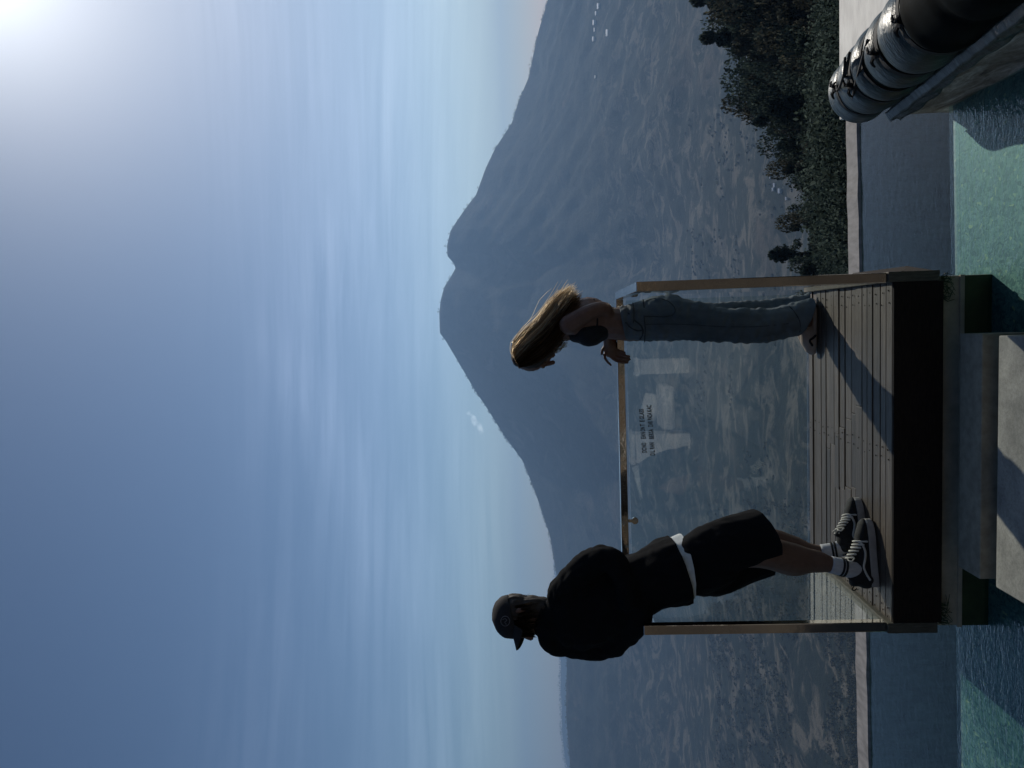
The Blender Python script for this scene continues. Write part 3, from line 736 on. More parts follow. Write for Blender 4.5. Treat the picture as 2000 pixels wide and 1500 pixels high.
# ------------------------------------------------------------------ wall with the black roll
WT = lambda y: -.205+.10*(.45-y)
wall = BX(2.27, 2.95, -4.2, .50, -3.0, -.205, bev=.012)
bmesh.ops.subdivide_edges(wall, edges=[e for e in wall.edges if e.calc_length() > 1], cuts=40, use_grid_fill=True)
for v in wall.verts:
    if v.co.z > -.5: v.co.z += WT(v.co.y)+.205
    v.co += Vector((mnoise.noise(v.co*6)*.012, mnoise.noise(v.co*7+Vector((3, 0, 0)))*.015, mnoise.noise(v.co*6+Vector((0, 5, 0)))*.006))
wo_ = mobj('stone_wall', wall, M['wall']); tag(wo_, 'stained brown stone wall beside the pool under the black roll', 'wall')
m, t, b = mat('black_rubber_sheet'); n1 = noise_(t, coords(t, (1, 6, 1)), 3, 5, .6); n2 = noise_(t, coords(t), 5, 3)
b.inputs['Base Color'].default_value = (.022, .034, .030, 1); b.inputs['Specular IOR Level'].default_value = .6
t.links.new(ramp(t, n2, [(.3, (.26, .26, .26)), (.7, (.46, .46, .46))]), b.inputs['Roughness']); n3 = noise_(t, coords(t, (2, 5, 2)), 7, 4, .6, .8); ad = node(t, 'ShaderNodeMath', operation='ADD'); t.links.new(n1, ad.inputs[0]); t.links.new(n3, ad.inputs[1]); bump(t, b, ad.outputs[0], .3, .022); M["sheet"] = m
M['strap'] = simple('black_strap', (.004, .004, .004), (.009, .009, .009), 80, .75)
M['shaded_roll'] = simple('shaded_roll_black', (.003, .0042, .0042), (.006, .008, .008), 7, .7, (1, 1, 1), .2, .006, spec=.03)  # shade on the near roll is put into this blacker colour
roll = empty('rolled_cover', (2.41, -.4, .05), 'rolled black rubber pool cover tied with cords on the stone wall', 'rolled cover')
CZ = lambda y: WT(y)+.135
def roll_surface(y0, y1, r0, bulges, c=(2.41, 0), steps=90, seg=56, sag=.5):
    b = bmesh.new(); rings = []
    for i in range(steps+1):
        y = y0+(y1-y0)*i/steps; r = r0
        for yb, wb, am in bulges: r += am*math.exp(-((y-yb)/wb)**2)
        r += .004*mnoise.noise(Vector((y*9, 0, 0)))
        ring = []
        for k in range(seg):
            th = 2*math.pi*k/seg; rr = r*(1+.018*mnoise.noise(Vector((math.cos(th)*1.7, math.sin(th)*1.7, y*2.4))))
            x, z = math.cos(th)*rr, math.sin(th)*rr*.97
            if z < -r0*.78: z = -r0*.78-(abs(z)-r0*.78)*.25
            ring.append(b.verts.new((c[0]+x, y, CZ(y)+z)))
        rings.append(ring)
    for p, q in zip(rings, rings[1:]):
        for k in range(seg): b.faces.new((p[k], q[k], q[(k+1) % seg], p[(k+1) % seg]))
    for ring, yy in ((rings[0], y0), (rings[-1], y1)):     # rolled end: shallow spiral cup
        cen = b.verts.new((c[0], yy+(-.03 if yy == y0 else .03), CZ(yy))); 
        for k in range(seg): b.faces.new((ring[k], ring[(k+1) % seg], cen))
    bmesh.ops.recalc_face_normals(b, faces=b.faces[:]); return b
RR = .150
bands = [(.42, .022, -.014), (.30, .06, .009), (.20, .022, -.022), (.11, .05, .013), (.02, .028, -.020), (-.08, .06, .014), (-.18, .022, -.024), (-.28, .06, .016), (-.40, .03, -.016)]
mobj('rolled_sheet', roll_surface(.56, -.46, RR, bands, steps=130), M['sheet'], roll, smooth=True)
mobj('shaded_roll', roll_surface(-.44, -2.6, RR+.010, [(-.44, .05, -.014), (-.50, .03, .012), (-.74, .03, -.010), (-.9, .1, .01)], steps=100), M['shaded_roll'], roll, smooth=True)  # same roll continued, thicker and in its shade-dark colour
# loose flap of the sheet hanging over the wall face
fl = bmesh.new(); rows = []
for i in range(121):
    y = .50-2.6*i/120; row = []
    dep = .050+.022*mnoise.noise(Vector((y*2.2, 0, 0)))+.012*mnoise.noise(Vector((y*9, 1, 0)))
    for j in range(12):
        u = j/11
        if u < .4: q = Vector((2.41-(RR*.80)-.045*u/.4, y, CZ(y)-.10-.030*u/.4))
        else: q = Vector((2.258-.004*math.sin(y*30+j)-.006*(u-.4), y, WT(y)+.008-(u-.4)/.6*dep))
        q.x += .006*mnoise.noise(Vector((y*14, u*2, 2))); row.append(fl.verts.new(q))
    rows.append(row)
for p, q in zip(rows, rows[1:]):
    for k in range(11): fl.faces.new((p[k], q[k], q[k+1], p[k+1]))
fo = mobj('flap', fl, M['sheet'], roll, smooth=True); md = fo.modifiers.new('thick', 'SOLIDIFY'); md.thickness = .003
def loop(y, r, wd, lean=0.0, cen=(2.41, .055), a0=-110, a1=250):
    b = bmesh.new(); rows = []
    for i in range(61):
        th = R(a0+(a1-a0)*i/60); rr = r+.003*mnoise.noise(Vector((i*.3, y*5, 0)))
        row = []
        for dy, dr in ((-wd/2, 0), (-wd/2, .004), (wd/2, .004), (wd/2, 0)):
            z = math.sin(th)*(rr+dr)*.97
            if z < -RR*.78: z = -RR*.78-.004
            row.append(b.verts.new((cen[0]+math.cos(th)*(rr+dr), y+dy+lean*math.cos(th+.6)+.004*mnoise.noise(Vector((i*.15, y, 3))), CZ(y)+z)))
        rows.append(row)
    for p, q in zip(rows, rows[1:]):
        for k in range(4): b.faces.new((p[k], q[k], q[(k+1) % 4], p[(k+1) % 4]))
    return b
def knot(y, th, r=RR, parent=None):
    b = bmesh.new(); c = Vector((2.41+math.cos(th)*r, y, CZ(y)+math.sin(th)*r))
    nrm = Vector((math.cos(th), 0, math.sin(th))); tg = Vector((-math.sin(th), 0, math.cos(th)))
    ell(b, c+nrm*.006, .016, .014, .012, seg=10)
    for s1, s2, l in ((1, .6, .05), (-1, .5, .045), (.4, -1, .06), (-.5, -1, .05)):
        e = c+tg*l*s1*.8+Vector((0, l*s2*.6, 0))+nrm*.012
        tube(b, [c, (c+e)/2+nrm*.014, e], [.006, .008, .004], seg=6, sub=2)
    mobj('knot', b, M['strap'], parent)
for y, wd, ln, kt in ((.40, .016, .03, 100), (.37, .014, -.05, None), (.21, .020, .012, 118), (.235, .012, -.02, None), (.04, .016, .008, None), (-.155, .024, .010, 112), (-.19, .014, -.012, None), (-.30, .014, .02, None), (-.455, .022, .006, 108)):
    s = mobj('strap', loop(y, RR+.002+(.012 if y < -.40 else .008 if y < -.25 else 0)-.006, wd, ln), M['strap'], roll)
    if kt: knot(y, R(kt), RR, s)
cdn = bmesh.new()
for pts, r_ in (([(2.38, .36, .157), (2.35, .30, .165), (2.38, .18, .172), (2.42, .09, .19)], .006), ([(2.39, .25, .155), (2.38, .17, .166), (2.43, .06, .180)], .007), ([(2.30, .30, .105), (2.33, .15, .132), (2.37, .0, .15), (2.42, -.12, .16)], .005)):
    tube(cdn, [Vector((x_, y_, z_+CZ(y_))) for x_, y_, z_ in pts], r_, seg=6)
mobj('cord', cdn, M['strap'], roll)

# ------------------------------------------------------------------ people
M['skin'] = simple('tanned_skin', (.14, .075, .05), (.19, .105, .072), 30, .55, bumps=.05)
M['skin2'] = simple('brown_skin', (.13, .07, .048), (.17, .095, .066), 30, .55, bumps=.05)
M['black_cloth'] = simple('black_jersey', (.006, .0065, .008), (.012, .0125, .014), 220, .95, bumps=.3, bd=.002, spec=.08)
M['black_short'] = simple('black_shorts_cloth', (.006, .0065, .0085), (.012, .013, .015), 260, .95, bumps=.3, bd=.002, spec=.08)
M['tee'] = simple('pale_cotton', (.55, .60, .60), (.68, .72, .72), 40, .9, bumps=.1)
M['denim'] = simple('washed_denim', (.055, .082, .100), (.165, .20, .215), 5, .9, (1, 1, .45), .25, .004, detail=9)
M['seam'] = simple('denim_seam', (.028, .038, .044), (.05, .062, .068), 60, .9)
M['sock'] = simple('white_sock', (.50, .49, .50), (.62, .61, .62), 120, .9, (1, 1, .2), .25, .002)
M['shoe'] = simple('black_canvas', (.008, .008, .009), (.014, .014, .015), 200, .85, bumps=.2)
M['sole'] = simple('rubber_sole', (.32, .29, .26), (.44, .41, .37), 30, .6)
M['lace'] = simple('off_white_lace', (.6, .57, .5), (.72, .69, .62), 90, .85)
M['clog'] = simple('beige_clog', (.36, .28, .22), (.46, .37, .30), 20, .7)
M['cap'] = simple('dark_cap_cloth', (.012, .012, .014), (.022, .021, .023), 240, .9, bumps=.3, bd=.002)
M['emblem'] = simple('grey_embroidery', (.12, .12, .13), (.2, .2, .21), 90, .8)
M['bikini'] = simple('black_top_cloth', (.005, .007, .010), (.010, .012, .016), 150, .9)
def hair_mat(name, c1, c2, tr):
    m = bpy.data.materials.new(name); m.use_nodes = True; t = m.node_tree
    for n in list(t.nodes): t.nodes.remove(n)
    n = noise_(t, coords(t), 60, 3); g = node(t, 'ShaderNodeNewGeometry')
    c = ramp(t, g.outputs['Random Per Island'], [(.0, c1), (1.0, c2)])
    d = node(t, 'ShaderNodeBsdfDiffuse'); tl = node(t, 'ShaderNodeBsdfTranslucent'); gl = node(t, 'ShaderNodeBsdfGlossy'); gl.inputs['Roughness'].default_value = .35
    hsv = node(t, 'ShaderNodeMix', data_type='RGBA', blend_type='MULTIPLY'); hsv.inputs[0].default_value = 1; hsv.inputs[7].default_value = (.20, .18, .17, 1); t.links.new(c, hsv.inputs[6])
    t.links.new(hsv.outputs[2], d.inputs[0]); t.links.new(c, tl.inputs[0]); t.links.new(c, gl.inputs[0])
    a = node(t, 'ShaderNodeMixShader'); a.inputs[0].default_value = tr; t.links.new(d.outputs[0], a.inputs[1]); t.links.new(tl.outputs[0], a.inputs[2])
    bq = node(t, 'ShaderNodeMixShader'); bq.inputs[0].default_value = .18; t.links.new(a.outputs[0], bq.inputs[1]); t.links.new(gl.outputs[0], bq.inputs[2])
    o = node(t, 'ShaderNodeOutputMaterial'); t.links.new(bq.outputs[0], o.inputs[0]); return m
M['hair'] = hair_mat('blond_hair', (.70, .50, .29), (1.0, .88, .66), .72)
M['hair_mid'] = hair_mat('brown_shaded_strands', (.09, .055, .032), (.30, .19, .10), .4)  # brown lengths; shade at the crown is partly put into this colour
M['hair_core'] = simple('brown_hair', (.018, .011, .007), (.04, .025, .015), 60, .7, (1, 1, .2))
M['hair_dark'] = hair_mat('dark_hair', (.03, .022, .016), (.10, .07, .045), .4)

def head(bm, c, fwd, s=1.0, up=None, beard=False):
    """skull, jaw, brow, nose, lips, ears, eyes; c = skull centre, s=1 -> 0.23 m tall"""
    f = Vector(fwd).normalized(); u = (Vector(up) if up else Vector((0, 0, 1))); u = (u-f*u.dot(f)).normalized(); l = u.cross(f)
    m = Matrix((f, l, u)).transposed()
    def q(a, b_, d): return c+(f*a+l*b_+u*d)*s
    ell(bm, q(-.010, 0, .025), .098*s, .076*s, .090*s, m); ell(bm, q(.022, 0, -.035), .070*s, .060*s, .075*s, m)
    ell(bm, q(.055, 0, -.088), .030*s, .030*s, .022*s, m)                       # chin
    tube(bm, [q(.088, 0, .015), q(.103, 0, -.012), q(.112, 0, -.030)], [.009*s, .011*s, .014*s], seg=8, sub=2)   # nose
    tube(bm, [q(.078, -.035, .022), q(.091, 0, .024), q(.078, .035, .022)], .010*s, seg=8, sub=2)                # brow
    tube(bm, [q(.082, -.020, -.056), q(.093, 0, -.055), q(.082, .020, -.056)], .006*s, seg=8, sub=2)             # lips
    tube(bm, [q(.080, -.018, -.066), q(.090, 0, -.067), q(.080, .018, -.066)], .006*s, seg=8, sub=2)
    for sg in (-1, 1):
        ell(bm, q(.078, sg*.031, .000), .013*s, .014*s, .011*s, m, 10)            # eye balls under the lids
        ell(bm, q(-.008, sg*.080, -.010), .017*s, .009*s, .030*s, m, 10)          # ears
        ell(bm, q(.058, sg*.040, -.030), .024*s, .022*s, .020*s, m, 10)           # cheeks
    return q

# --- man -------------------------------------------------------------
man = empty('person', PZ(1722, 1100, 0)+Vector((.1, .06, 0)), 'person in black sweatshirt, cap and shorts leaning back on the railing corner', 'person')
hb = bmesh.new(); HC = P(1014, 1203, .20); HF = Vector((-.83, -.50, -.22))
hq = head(hb, HC, HF, .97)
pt(hb, [(1040,1197,.21,24,.06),(1062,1203,.21,25,.06),(1090,1208,.20,34,.07)])
pt(hb, [(1090,1207,.20,40,.08),(1150,1192,.19,52,.10),(1230,1155,.18,48,.10),(1300,1125,.18,48,.10),(1345,1108,.18,48,.11)])
pt(hb, [(1110,1150,.16,20,.05),(1172,1092,.10,17,.04),(1205,1120,.10,13,.035),(1222,1150,.12,12,.03)])
pt(hb, [(1110,1245,.22,20,.05),(1180,1258,.23,17,.045),(1225,1222,.17,13,.035),(1240,1195,.15,12,.03)])
for arm in (((1222,1150,.12),(1,1)), ((1240,1195,.15),(-.3,-1))):                 # hands tucked against the belly
    (x, y, Y), (dx, dy) = arm
    for k in range(4):
        o = (k-1.5)*7; pt(hb, [(x+o*.6, y+o*.2, Y, 4, .010),(x+o+dx*10, y+8*dy, Y-.004, 4, .009),(x+o+dx*14, y+18*dy-abs(o)*.2, Y+.004, 3.4, .008)], sub=2, seg=8)
    pt(hb, [(x-14, y, Y, 4.4, .011),(x-22, y+10*dy, Y-.006, 3.8, .010)], sub=2, seg=8)
# legs: the near one in front (heel .15,.10) and the far one
pt(hb, [(1340,1092,.16,34,.08),(1440,1072,.13,38,.085),(1500,1080,.14,32,.07),(1548,1093,.15,33,.062),(1590,1096,.15,23,.045),(1625,1103,.15,15.5,.036),(1655,1108,.165,14,.030),(1672,1102,.165,12,.026)])
pt(hb, [(1340,1120,.23,34,.08),(1430,1090,.30,36,.085),(1500,1062,.31,29,.065),(1545,1070,.31,25,.058),(1585,1080,.30,18,.042),(1615,1078,.29,13,.033),(1640,1072,.285,13,.03),(1655,1064,.285,11,.026)])
for h_, t__ in (((.150, .142), (.440, .212)), ((.275, .258), (.505, .345))):
    h_ = Vector((*h_, 0)); t__ = Vector((*t__, 0)); q = lambda a, z: h_+(t__-h_)*a+Vector((0, 0, z))
    tube(hb, [q(.22, .10), q(.24, .055), q(.45, .050), q(.8, .042)], [.026, .026, .026, .022], [.026, .022, .018, .010], view=(0, 0, 1))
mobj('body', fuse(hb, .0065, 5), M['skin2'], man, smooth=True)

sw = bmesh.new()
pt(sw, [(1062,1208,.205,34,.085),(1080,1208,.20,46,.10),(1098,1206,.20,64,.125),(1130,1199,.19,74,.14),(1175,1184,.185,72,.145),(1222,1157,.18,67,.14),(1270,1132,.18,63,.15),(1315,1117,.18,69,.172),(1365,1098,.18,70,.175)])
pt(sw, [(1096,1160,.17,32,.08),(1118,1136,.15,34,.08),(1148,1106,.12,31,.072),(1174,1091,.095,30,.068),(1200,1100,.07,25,.06),(1222,1140,.05,24,.052),(1228,1175,.04,22,.048)])
pt(sw, [(1092,1246,.22,30,.08),(1120,1252,.22,33,.08),(1158,1256,.23,35,.08),(1186,1255,.22,34,.075),(1218,1238,.16,31,.065),(1244,1218,.10,27,.055),(1254,1190,.055,22,.048)])
pt(sw, [(1082,1215,.20,30,.09),(1074,1240,.21,24,.08),(1080,1256,.215,22,.07),(1110,1258,.22,24,.075)])
pt(sw, [(1050,1192,.20,25,.075),(1064,1200,.205,33,.085),(1078,1206,.20,44,.10)])
hn = (P(1346,1170,.18)-P(1309,1045,.18)); hn = hn.cross(Vector((0, 1, .10))).normalized()
if hn.z > 0: hn = -hn
swm = fuse(sw, .009, 5, cuts=[(P(1326,1100,.18), hn), (P(1050,1196,.20), (P(1030,1188,.20)-P(1064,1202,.20)).normalized())], folds=[(.012, 7, (1, 1, .8)), (.006, 15, (1, 1, 1.3))])
so_ = mobj('sweatshirt', swm, M['black_cloth'], man, smooth=True); md = so_.modifiers.new('thick', 'SOLIDIFY'); md.thickness = .004
ts = bmesh.new(); pt(ts, [(1280,1130,.18,57,.135),(1315,1116,.18,63.5,.152),(1365,1098,.18,66,.160)])
tn = (P(1348,1172,.18)-P(1331,1044,.18)).cross(Vector((0, 1, .10))).normalized()
if tn.z > 0: tn = -tn
mobj('undershirt', fuse(ts, .009, 4, cuts=[(P(1338.5,1100,.18), tn)], folds=[(.0015, 14, (1, 1, .4))]), M['tee'], man, smooth=True)
sh = bmesh.new()
pt(sh, [(1318,1114,.18,50,.12),(1350,1106,.18,58,.14),(1385,1096,.19,60,.145)])
pt(sh, [(1345,1092,.15,42,.10),(1400,1068,.13,50,.115),(1450,1054,.13,52,.115),(1500,1040,.14,52,.115),(1560,1024,.14,52,.115)])
pt(sh, [(1345,1124,.24,42,.10),(1400,1116,.27,49,.11),(1450,1098,.29,46,.105),(1500,1082,.30,44,.10),(1560,1062,.30,44,.10)])
c1 = (P(1520,1092,.14)-P(1474,988,.14)).cross(Vector((0, 1, .25))).normalized()
if c1.z > 0: c1 = -c1
mobj('shorts', fuse(sh, .009, 5, cuts=[(P(1499,1040,.13), c1)], folds=[(.010, 8, (1, 1, .5)), (.005, 19, (1, 1, .7))]), M['black_short'], man, smooth=True)
for spec, st in (([(1621,1102.5,.15,16.5,.041),(1645,1108,.15,17,.041),(1668,1113,.155,17,.036),(1686,1114,.165,14,.030)], (1640, 1646)),
                 ([(1604,1078,.295,14.5,.037),(1630,1075,.285,15.5,.036),(1652,1067,.285,16,.033),(1668,1060,.29,13,.028)], (1623, 1629))):
    b = bmesh.new(); pt(b, spec, seg=24, caps='flat'); s_ = mobj('sock', b, M['sock'], man, smooth=True)
    for xx in st:
        b = bmesh.new(); k = (xx-spec[0][0])/(spec[1][0]-spec[0][0]); q = [spec[0][i]*(1-k)+spec[1][i]*k for i in range(5)]; k2 = k+4/(spec[1][0]-spec[0][0]); q2 = [spec[0][i]*(1-k2)+spec[1][i]*k2 for i in range(5)]
        q[3] += 1.2; q2[3] += 1.2; q[4] += .003; q2[4] += .003; pt(b, [q, q2], seg=24, sub=1, caps='flat'); mobj('stripe', b, M['shoe'], s_, smooth=True)

def sneaker(heel, toe, parent):
    heel = Vector(heel); toe = Vector(toe); Lg = (toe-heel).length; f = (toe-heel).normalized(); l = Vector((-f.y, f.x, 0)); u = Vector((0, 0, 1))
    def q(a, b_, z): return heel+f*(a*Lg)+l*b_+u*z
    prof = [(0, .026), (.03, .032), (.12, .035), (.3, .034), (.5, .037), (.7, .045), (.85, .045), (.94, .036), (.985, .022), (1, .010)]
    so = bmesh.new(); left = [q(a, w_, 0) for a, w_ in prof]; right = [q(a, -w_*(.92), 0) for a, w_ in prof[::-1]]
    out = left+right; rows = []
    for z, k in ((.0, .97), (.004, 1.0), (.026, 1.0), (.031, .97)):
        c = q(.5, 0, 0)
        rows.append([so.verts.new(c+(p-c)*k+u*(z+.012*max(0, (p-heel).dot(f)/Lg-.72)**1.0)) for p in out])
    for r0, r1 in zip(rows, rows[1:]):
        n = len(out)
        for k in range(n): so.faces.new((r0[k], r0[(k+1) % n], r1[(k+1) % n], r1[k]))
    so.faces.new(rows[-1]); so.faces.new(rows[0][::-1]); bmesh.ops.recalc_face_normals(so, faces=so.faces[:])
    up = bmesh.new()
    tube(up, [q(.07, 0, .045), q(.25, 0, .05), q(.5, 0, .052), q(.72, 0, .046), q(.9, 0, .040), q(.965, 0, .036)], [.030, .033, .035, .041, .038, .024], [.040, .042, .042, .032, .020, .012], view=(0, 0, 1), seg=18)
    tube(up, [q(.11, 0, .035), q(.11, 0, .070), q(.075, 0, .098)], [.036, .037, .033], [.036, .036, .022], view=f, seg=18)
    tube(up, [q(.20, 0, .06), q(.24, 0, .09)], [.036, .036], [.055, .052], view=f, seg=18)
    tube(up, [q(.64, 0, .058), q(.50, 0, .082), q(.38, 0, .110), q(.33, 0, .128)], [.026, .027, .027, .022], [.020, .022, .014, .008], view=f, seg=14)
    bm_ = fuse(up, .005, 4, cuts=[(q(0, 0, .024), Vector((0, 0, -1)))])
    sh_ = mobj('shoe', bm_, M['shoe'], parent, smooth=True); mobj('sole', so, M['sole'], sh_, smooth=False)
    tree = bvh_of(sh_)
    def lay(pts, off):
        o = []
        for p in pts:
            h = tree.find_nearest(p); o.append(h[0]+h[1]*off if h[0] else p)
        return o
    lb = bmesh.new()
    for k in range(6):
        a = .42+.045*k*1.05; z = .115-.0115*k
        tube(lb, lay([q(a+.012, -.027, z-.014), q(a, -.012, z+.004), q(a-.004, .012, z+.004), q(a+.012, .027, z-.014)], .003), .0042, seg=6, sub=3, view=(0, 0, 1))
    for sg in (-1, 1):
        p0 = q(.42, .008*sg, .112); tube(lb, [p0, p0+u*.016+l*.02*sg-f*.006, p0+u*.006+l*.038*sg-f*.012, p0-u*.012+l*.026*sg], .0032, seg=6)
    p0 = q(.34, 0, .120); tube(lb, [p0+l*.02, p0+u*.012, p0-l*.02], .004, seg=6)
    mobj('laces', lb, M['lace'], sh_, smooth=True)
    sb_ = bmesh.new()
    tube(sb_, lay([q(.10, -.05, .040), q(.20, -.05, .052), q(.30, -.05, .062), q(.40, -.05, .055), q(.50, -.05, .050), q(.58, -.05, .058), q(.65, -.04, .070), q(.66, -.03, .078)], .001), .0050, [.0022]*8, seg=8, view=l)
    mobj('side_stripe', sb_, M['lace'], sh_, smooth=True)
    hb_ = bmesh.new(); p0 = q(.005, 0, .098); tube(hb_, [p0+l*.006, p0-f*.012+u*.010+l*.004, p0-f*.016+u*.002, p0-f*.010-u*.008], .003, seg=6)
    mobj('heel_tab', hb_, M['shoe'], sh_, smooth=True)
sneaker((.150, .142, .0035), (.440, .212, .0035), man)
sneaker((.275, .258, .0035), (.505, .345, .0035), man)
# cap
cp = bmesh.new(); f = HF.normalized(); f2 = Vector((f.x, f.y, f.z*.6)).normalized(); u = (Vector((0, 0, 1))-f2*f2.z).normalized(); l = u.cross(f2); cm = Matrix((f2, l, u)).transposed()
cc_ = HC+u*.040-f2*.004
b2 = bmesh.new(); bmesh.ops.create_uvsphere(b2, u_segments=36, v_segments=20, radius=1)
bmesh.ops.bisect_plane(b2, geom=b2.verts[:]+b2.edges[:]+b2.faces[:], plane_co=(0, 0, -.12), plane_no=(-.10, 0, -1), clear_outer=True)
for v in b2.verts:
    zz = max(0, v.co.z); k = 1.0
    v.co = Vector((v.co.x*.100*(1+.03*zz), v.co.y*.085*(1+.04*zz), v.co.z*.086*(1-.12*max(0, v.co.x)*zz)+(.006*max(0, v.co.x)*zz)))
    v.co += v.co.normalized()*.003*mnoise.noise(v.co*40)
bmesh.ops.transform(b2, matrix=Matrix.Translation(cc_) @ cm.to_4x4(), verts=b2.verts[:])
co_ = mobj('cap', b2, M['cap'], man, smooth=True); md = co_.modifiers.new('thick', 'SOLIDIFY'); md.thickness = .003
br = bmesh.new(); rows = []
for i in range(25):
    an = R(-68+136*i/24); row = []
    for j in range(9):
        k = j/8; rx = .094+(.078*math.cos(an)**.7)*k if math.cos(an) > 0 else .094
        yy = math.sin(an)*(.078+.012*k); xx = .028+math.cos(an)*.066+k*(.058*(math.cos(an)**.6))
        row.append(br.verts.new(cc_+f2*xx+l*yy+u*(-.004-.006*k-.042*(math.sin(an)**2)*(.35+.75*k))))
    rows.append(row)
for p, q in zip(rows, rows[1:]):
    for k in range(8): br.faces.new((p[k], q[k], q[k+1], p[k+1]))
bro = mobj('brim', br, M['cap'], co_, smooth=True); md = bro.modifiers.new('thick', 'SOLIDIFY'); md.thickness = .005
tree = bvh_of(co_)
em = bmesh.new(); ring = [(987+8.5*math.cos(R(k*30)), 1213+9.5*math.sin(R(k*30))) for k in range(13)]
tube(em, drape(tree, ring, .0015, .1), .0018, seg=6, sub=2)
tube(em, drape(tree, [(982,1210),(987,1208),(990,1212),(986,1215),(989,1219)], .0015, .1), .0016, seg=6, sub=2)
mobj('emblem', em, M['emblem'], co_)
hs = bmesh.new(); rnd = random.Random(2)
def strand(bm, pts, r0):
    # a flat ribbon lock of a few hairs: lets light through from behind
    m = (len(pts)-1)*2; c = [crom(pts, i/m) for i in range(m+1)]; sd = Vector((rnd.gauss(0, 1), rnd.gauss(0, .8), rnd.gauss(0, 1))); prev = None
    for i, q in enumerate(c):
        t_v = (c[min(i+1, m)]-c[max(i-1, 0)]).normalized(); s_v = t_v.cross(sd)
        if s_v.length < 1e-4: s_v = t_v.orthogonal()
        s_v.normalize(); wd = r0*1.25*(1 if i < m-2 else (.3 if i == m else .75))
        cur = (bm.verts.new(q-s_v*wd), bm.verts.new(q+s_v*wd))
        if prev: bm.faces.new((prev[0], prev[1], cur[1], cur[0]))
        prev = cur
for i in range(420):
    an = R(rnd.uniform(-168, 168)); 
    if abs(an) < R(38): continue
    d = f2*math.cos(an)*.088+l*math.sin(an)*.078
    ln = rnd.uniform(.065, .135)*(1.0 if abs(an) < R(120) else .75)
    p0 = cc_+d-u*.008; o = d.normalized()*rnd.uniform(.002, .010)*(1 if abs(an) < R(110) else -3.2)
    strand(hs, [p0, p0-u*ln*.5+o*.7, p0-u*ln+o*rnd.uniform(.4, 1.2)+Vector((rnd.uniform(-.008, .008), rnd.uniform(-.008, .008), 0))], .0016)
for i in range(260):                                          # lighter hair falling before the face
    an = R(rnd.uniform(2, 55))*rnd.choice((-1, 1)); d = f2*math.cos(an)*.094+l*math.sin(an)*.074; p0 = cc_+d-u*.008
    strand(hs, [p0, p0-u*.04+f2*.008, p0-u*rnd.uniform(.07, .10)+f2*rnd.uniform(.0, .016)], .0014)
mobj('hair', hs, M['hair_dark'], man)
hk = bmesh.new(); ell(hk, HC-f2*.006+u*.012, .102, .0845, .092, cm); pt(hk, [(1035,1186,.205,24,.07),(1058,1190,.205,24,.066),(1074,1196,.205,22,.06)])
mobj('hair', fuse(hk, .006, 3, cuts=[(HC+f2*.030, f2), (HC+u*.046, u)], folds=[(.004, 45, (1, 1, .4))]), M['hair_core'], man, smooth=True)

# --- woman -----------------------------------------------------------
girl = empty('person', Vector((1.30, .97, 0)), 'person with long blond hair in washed jeans bending over the back rail', 'person')
gb = bmesh.new(); GF = Vector((-.72, .05, -.70)); GU = Vector((-.70, 0, .72)); GC = P(1043, 688, .93)
head(gb, GC, GF, 1.0, up=GU)
pt(gb, [(1060,672,.93,16,.05),(1085,655,.93,16,.05),(1104,645,.93,22,.07)])
pt(gb, [(1100,640,.93,22,.09),(1116,632,.93,34,.125),(1150,622,.93,42,.125),(1178,628,.93,33,.11),(1200,632,.93,31,.11),(1235,632,.93,34,.10),(1270,628,.93,36,.10)])
ell(gb, P(1148,650,.87), .062, .055, .058); ell(gb, P(1148,650,.98), .062, .055, .058)
pt(gb, [(1110,634,.83,19,.05),(1136,618,.81,17,.045),(1162,606,.81,15,.042),(1182,604,.83,13.5,.038),(1187,622,.88,13,.036),(1186,646,.94,11,.032),(1186,662,.98,8.5,.026),(1188,672,1.0,9,.022)])
pt(gb, [(1110,636,1.03,19,.05),(1140,620,1.06,16,.045),(1172,612,1.08,14,.04),(1190,625,1.085,13,.036),(1194,650,1.08,10,.03),(1195,668,1.07,9,.026)])
# near hand: palm over the rail, first finger free, the others down the rail face
pt(gb, [(1187,668,.99,9,.020),(1192,682,1.02,13,.016),(1196,692,1.035,12,.014)])
for a in ([(1184,688,1.015,3.3,.009),(1181,697,1.008,3.0,.008),(1186,706,1.0,2.8,.0075),(1193,713,.998,2.4,.007)],
          [(1190,693,1.03,3.3,.009),(1199,702,1.036,3.0,.0085),(1212,707.5,1.030,2.9,.008),(1226,708,1.028,2.6,.0075)],
          [(1196,691,1.034,3.2,.009),(1206,697.5,1.036,3.0,.0085),(1218,701,1.028,2.8,.008),(1230,702,1.026,2.5,.0075)],
          [(1201,687,1.036,3.1,.009),(1210,691,1.036,2.9,.0085),(1220,694.5,1.028,2.7,.008),(1229,696,1.026,2.4,.007)],
          [(1202,682,1.036,2.9,.008),(1210,685,1.036,2.7,.008),(1220,688.5,1.028,2.4,.007)],
          [(1184,674,1.0,3.6,.010),(1177,683,1.002,3.2,.009),(1175,691,1.006,2.8,.008)]):
    pt(gb, a, seg=10, sub=3)
pt(gb, [(1195,668,1.07,9,.022),(1197,682,1.065,11,.016)])
for k in range(4):
    pt(gb, [(1194+k*2.4, 682, 1.066+k*.004, 3.6, .009),(1196+k*2.4, 692, 1.075+k*.004, 3.3, .0085),(1202+k*2.4, 697-k, 1.095, 3, .008)], seg=8, sub=2)
pt(gb, [(1270,628,.93,36,.10),(1300,624,.90,36,.08),(1420,634,.90,26,.06),(1500,632,.91,20,.045),(1560,622,.92,13,.035),(1576,624,.93,13,.035)])
pt(gb, [(1270,626,.95,36,.09),(1310,622,.98,34,.06),(1420,622,.99,24,.05),(1500,616,1.0,18,.04),(1566,604,1.0,12,.03)])
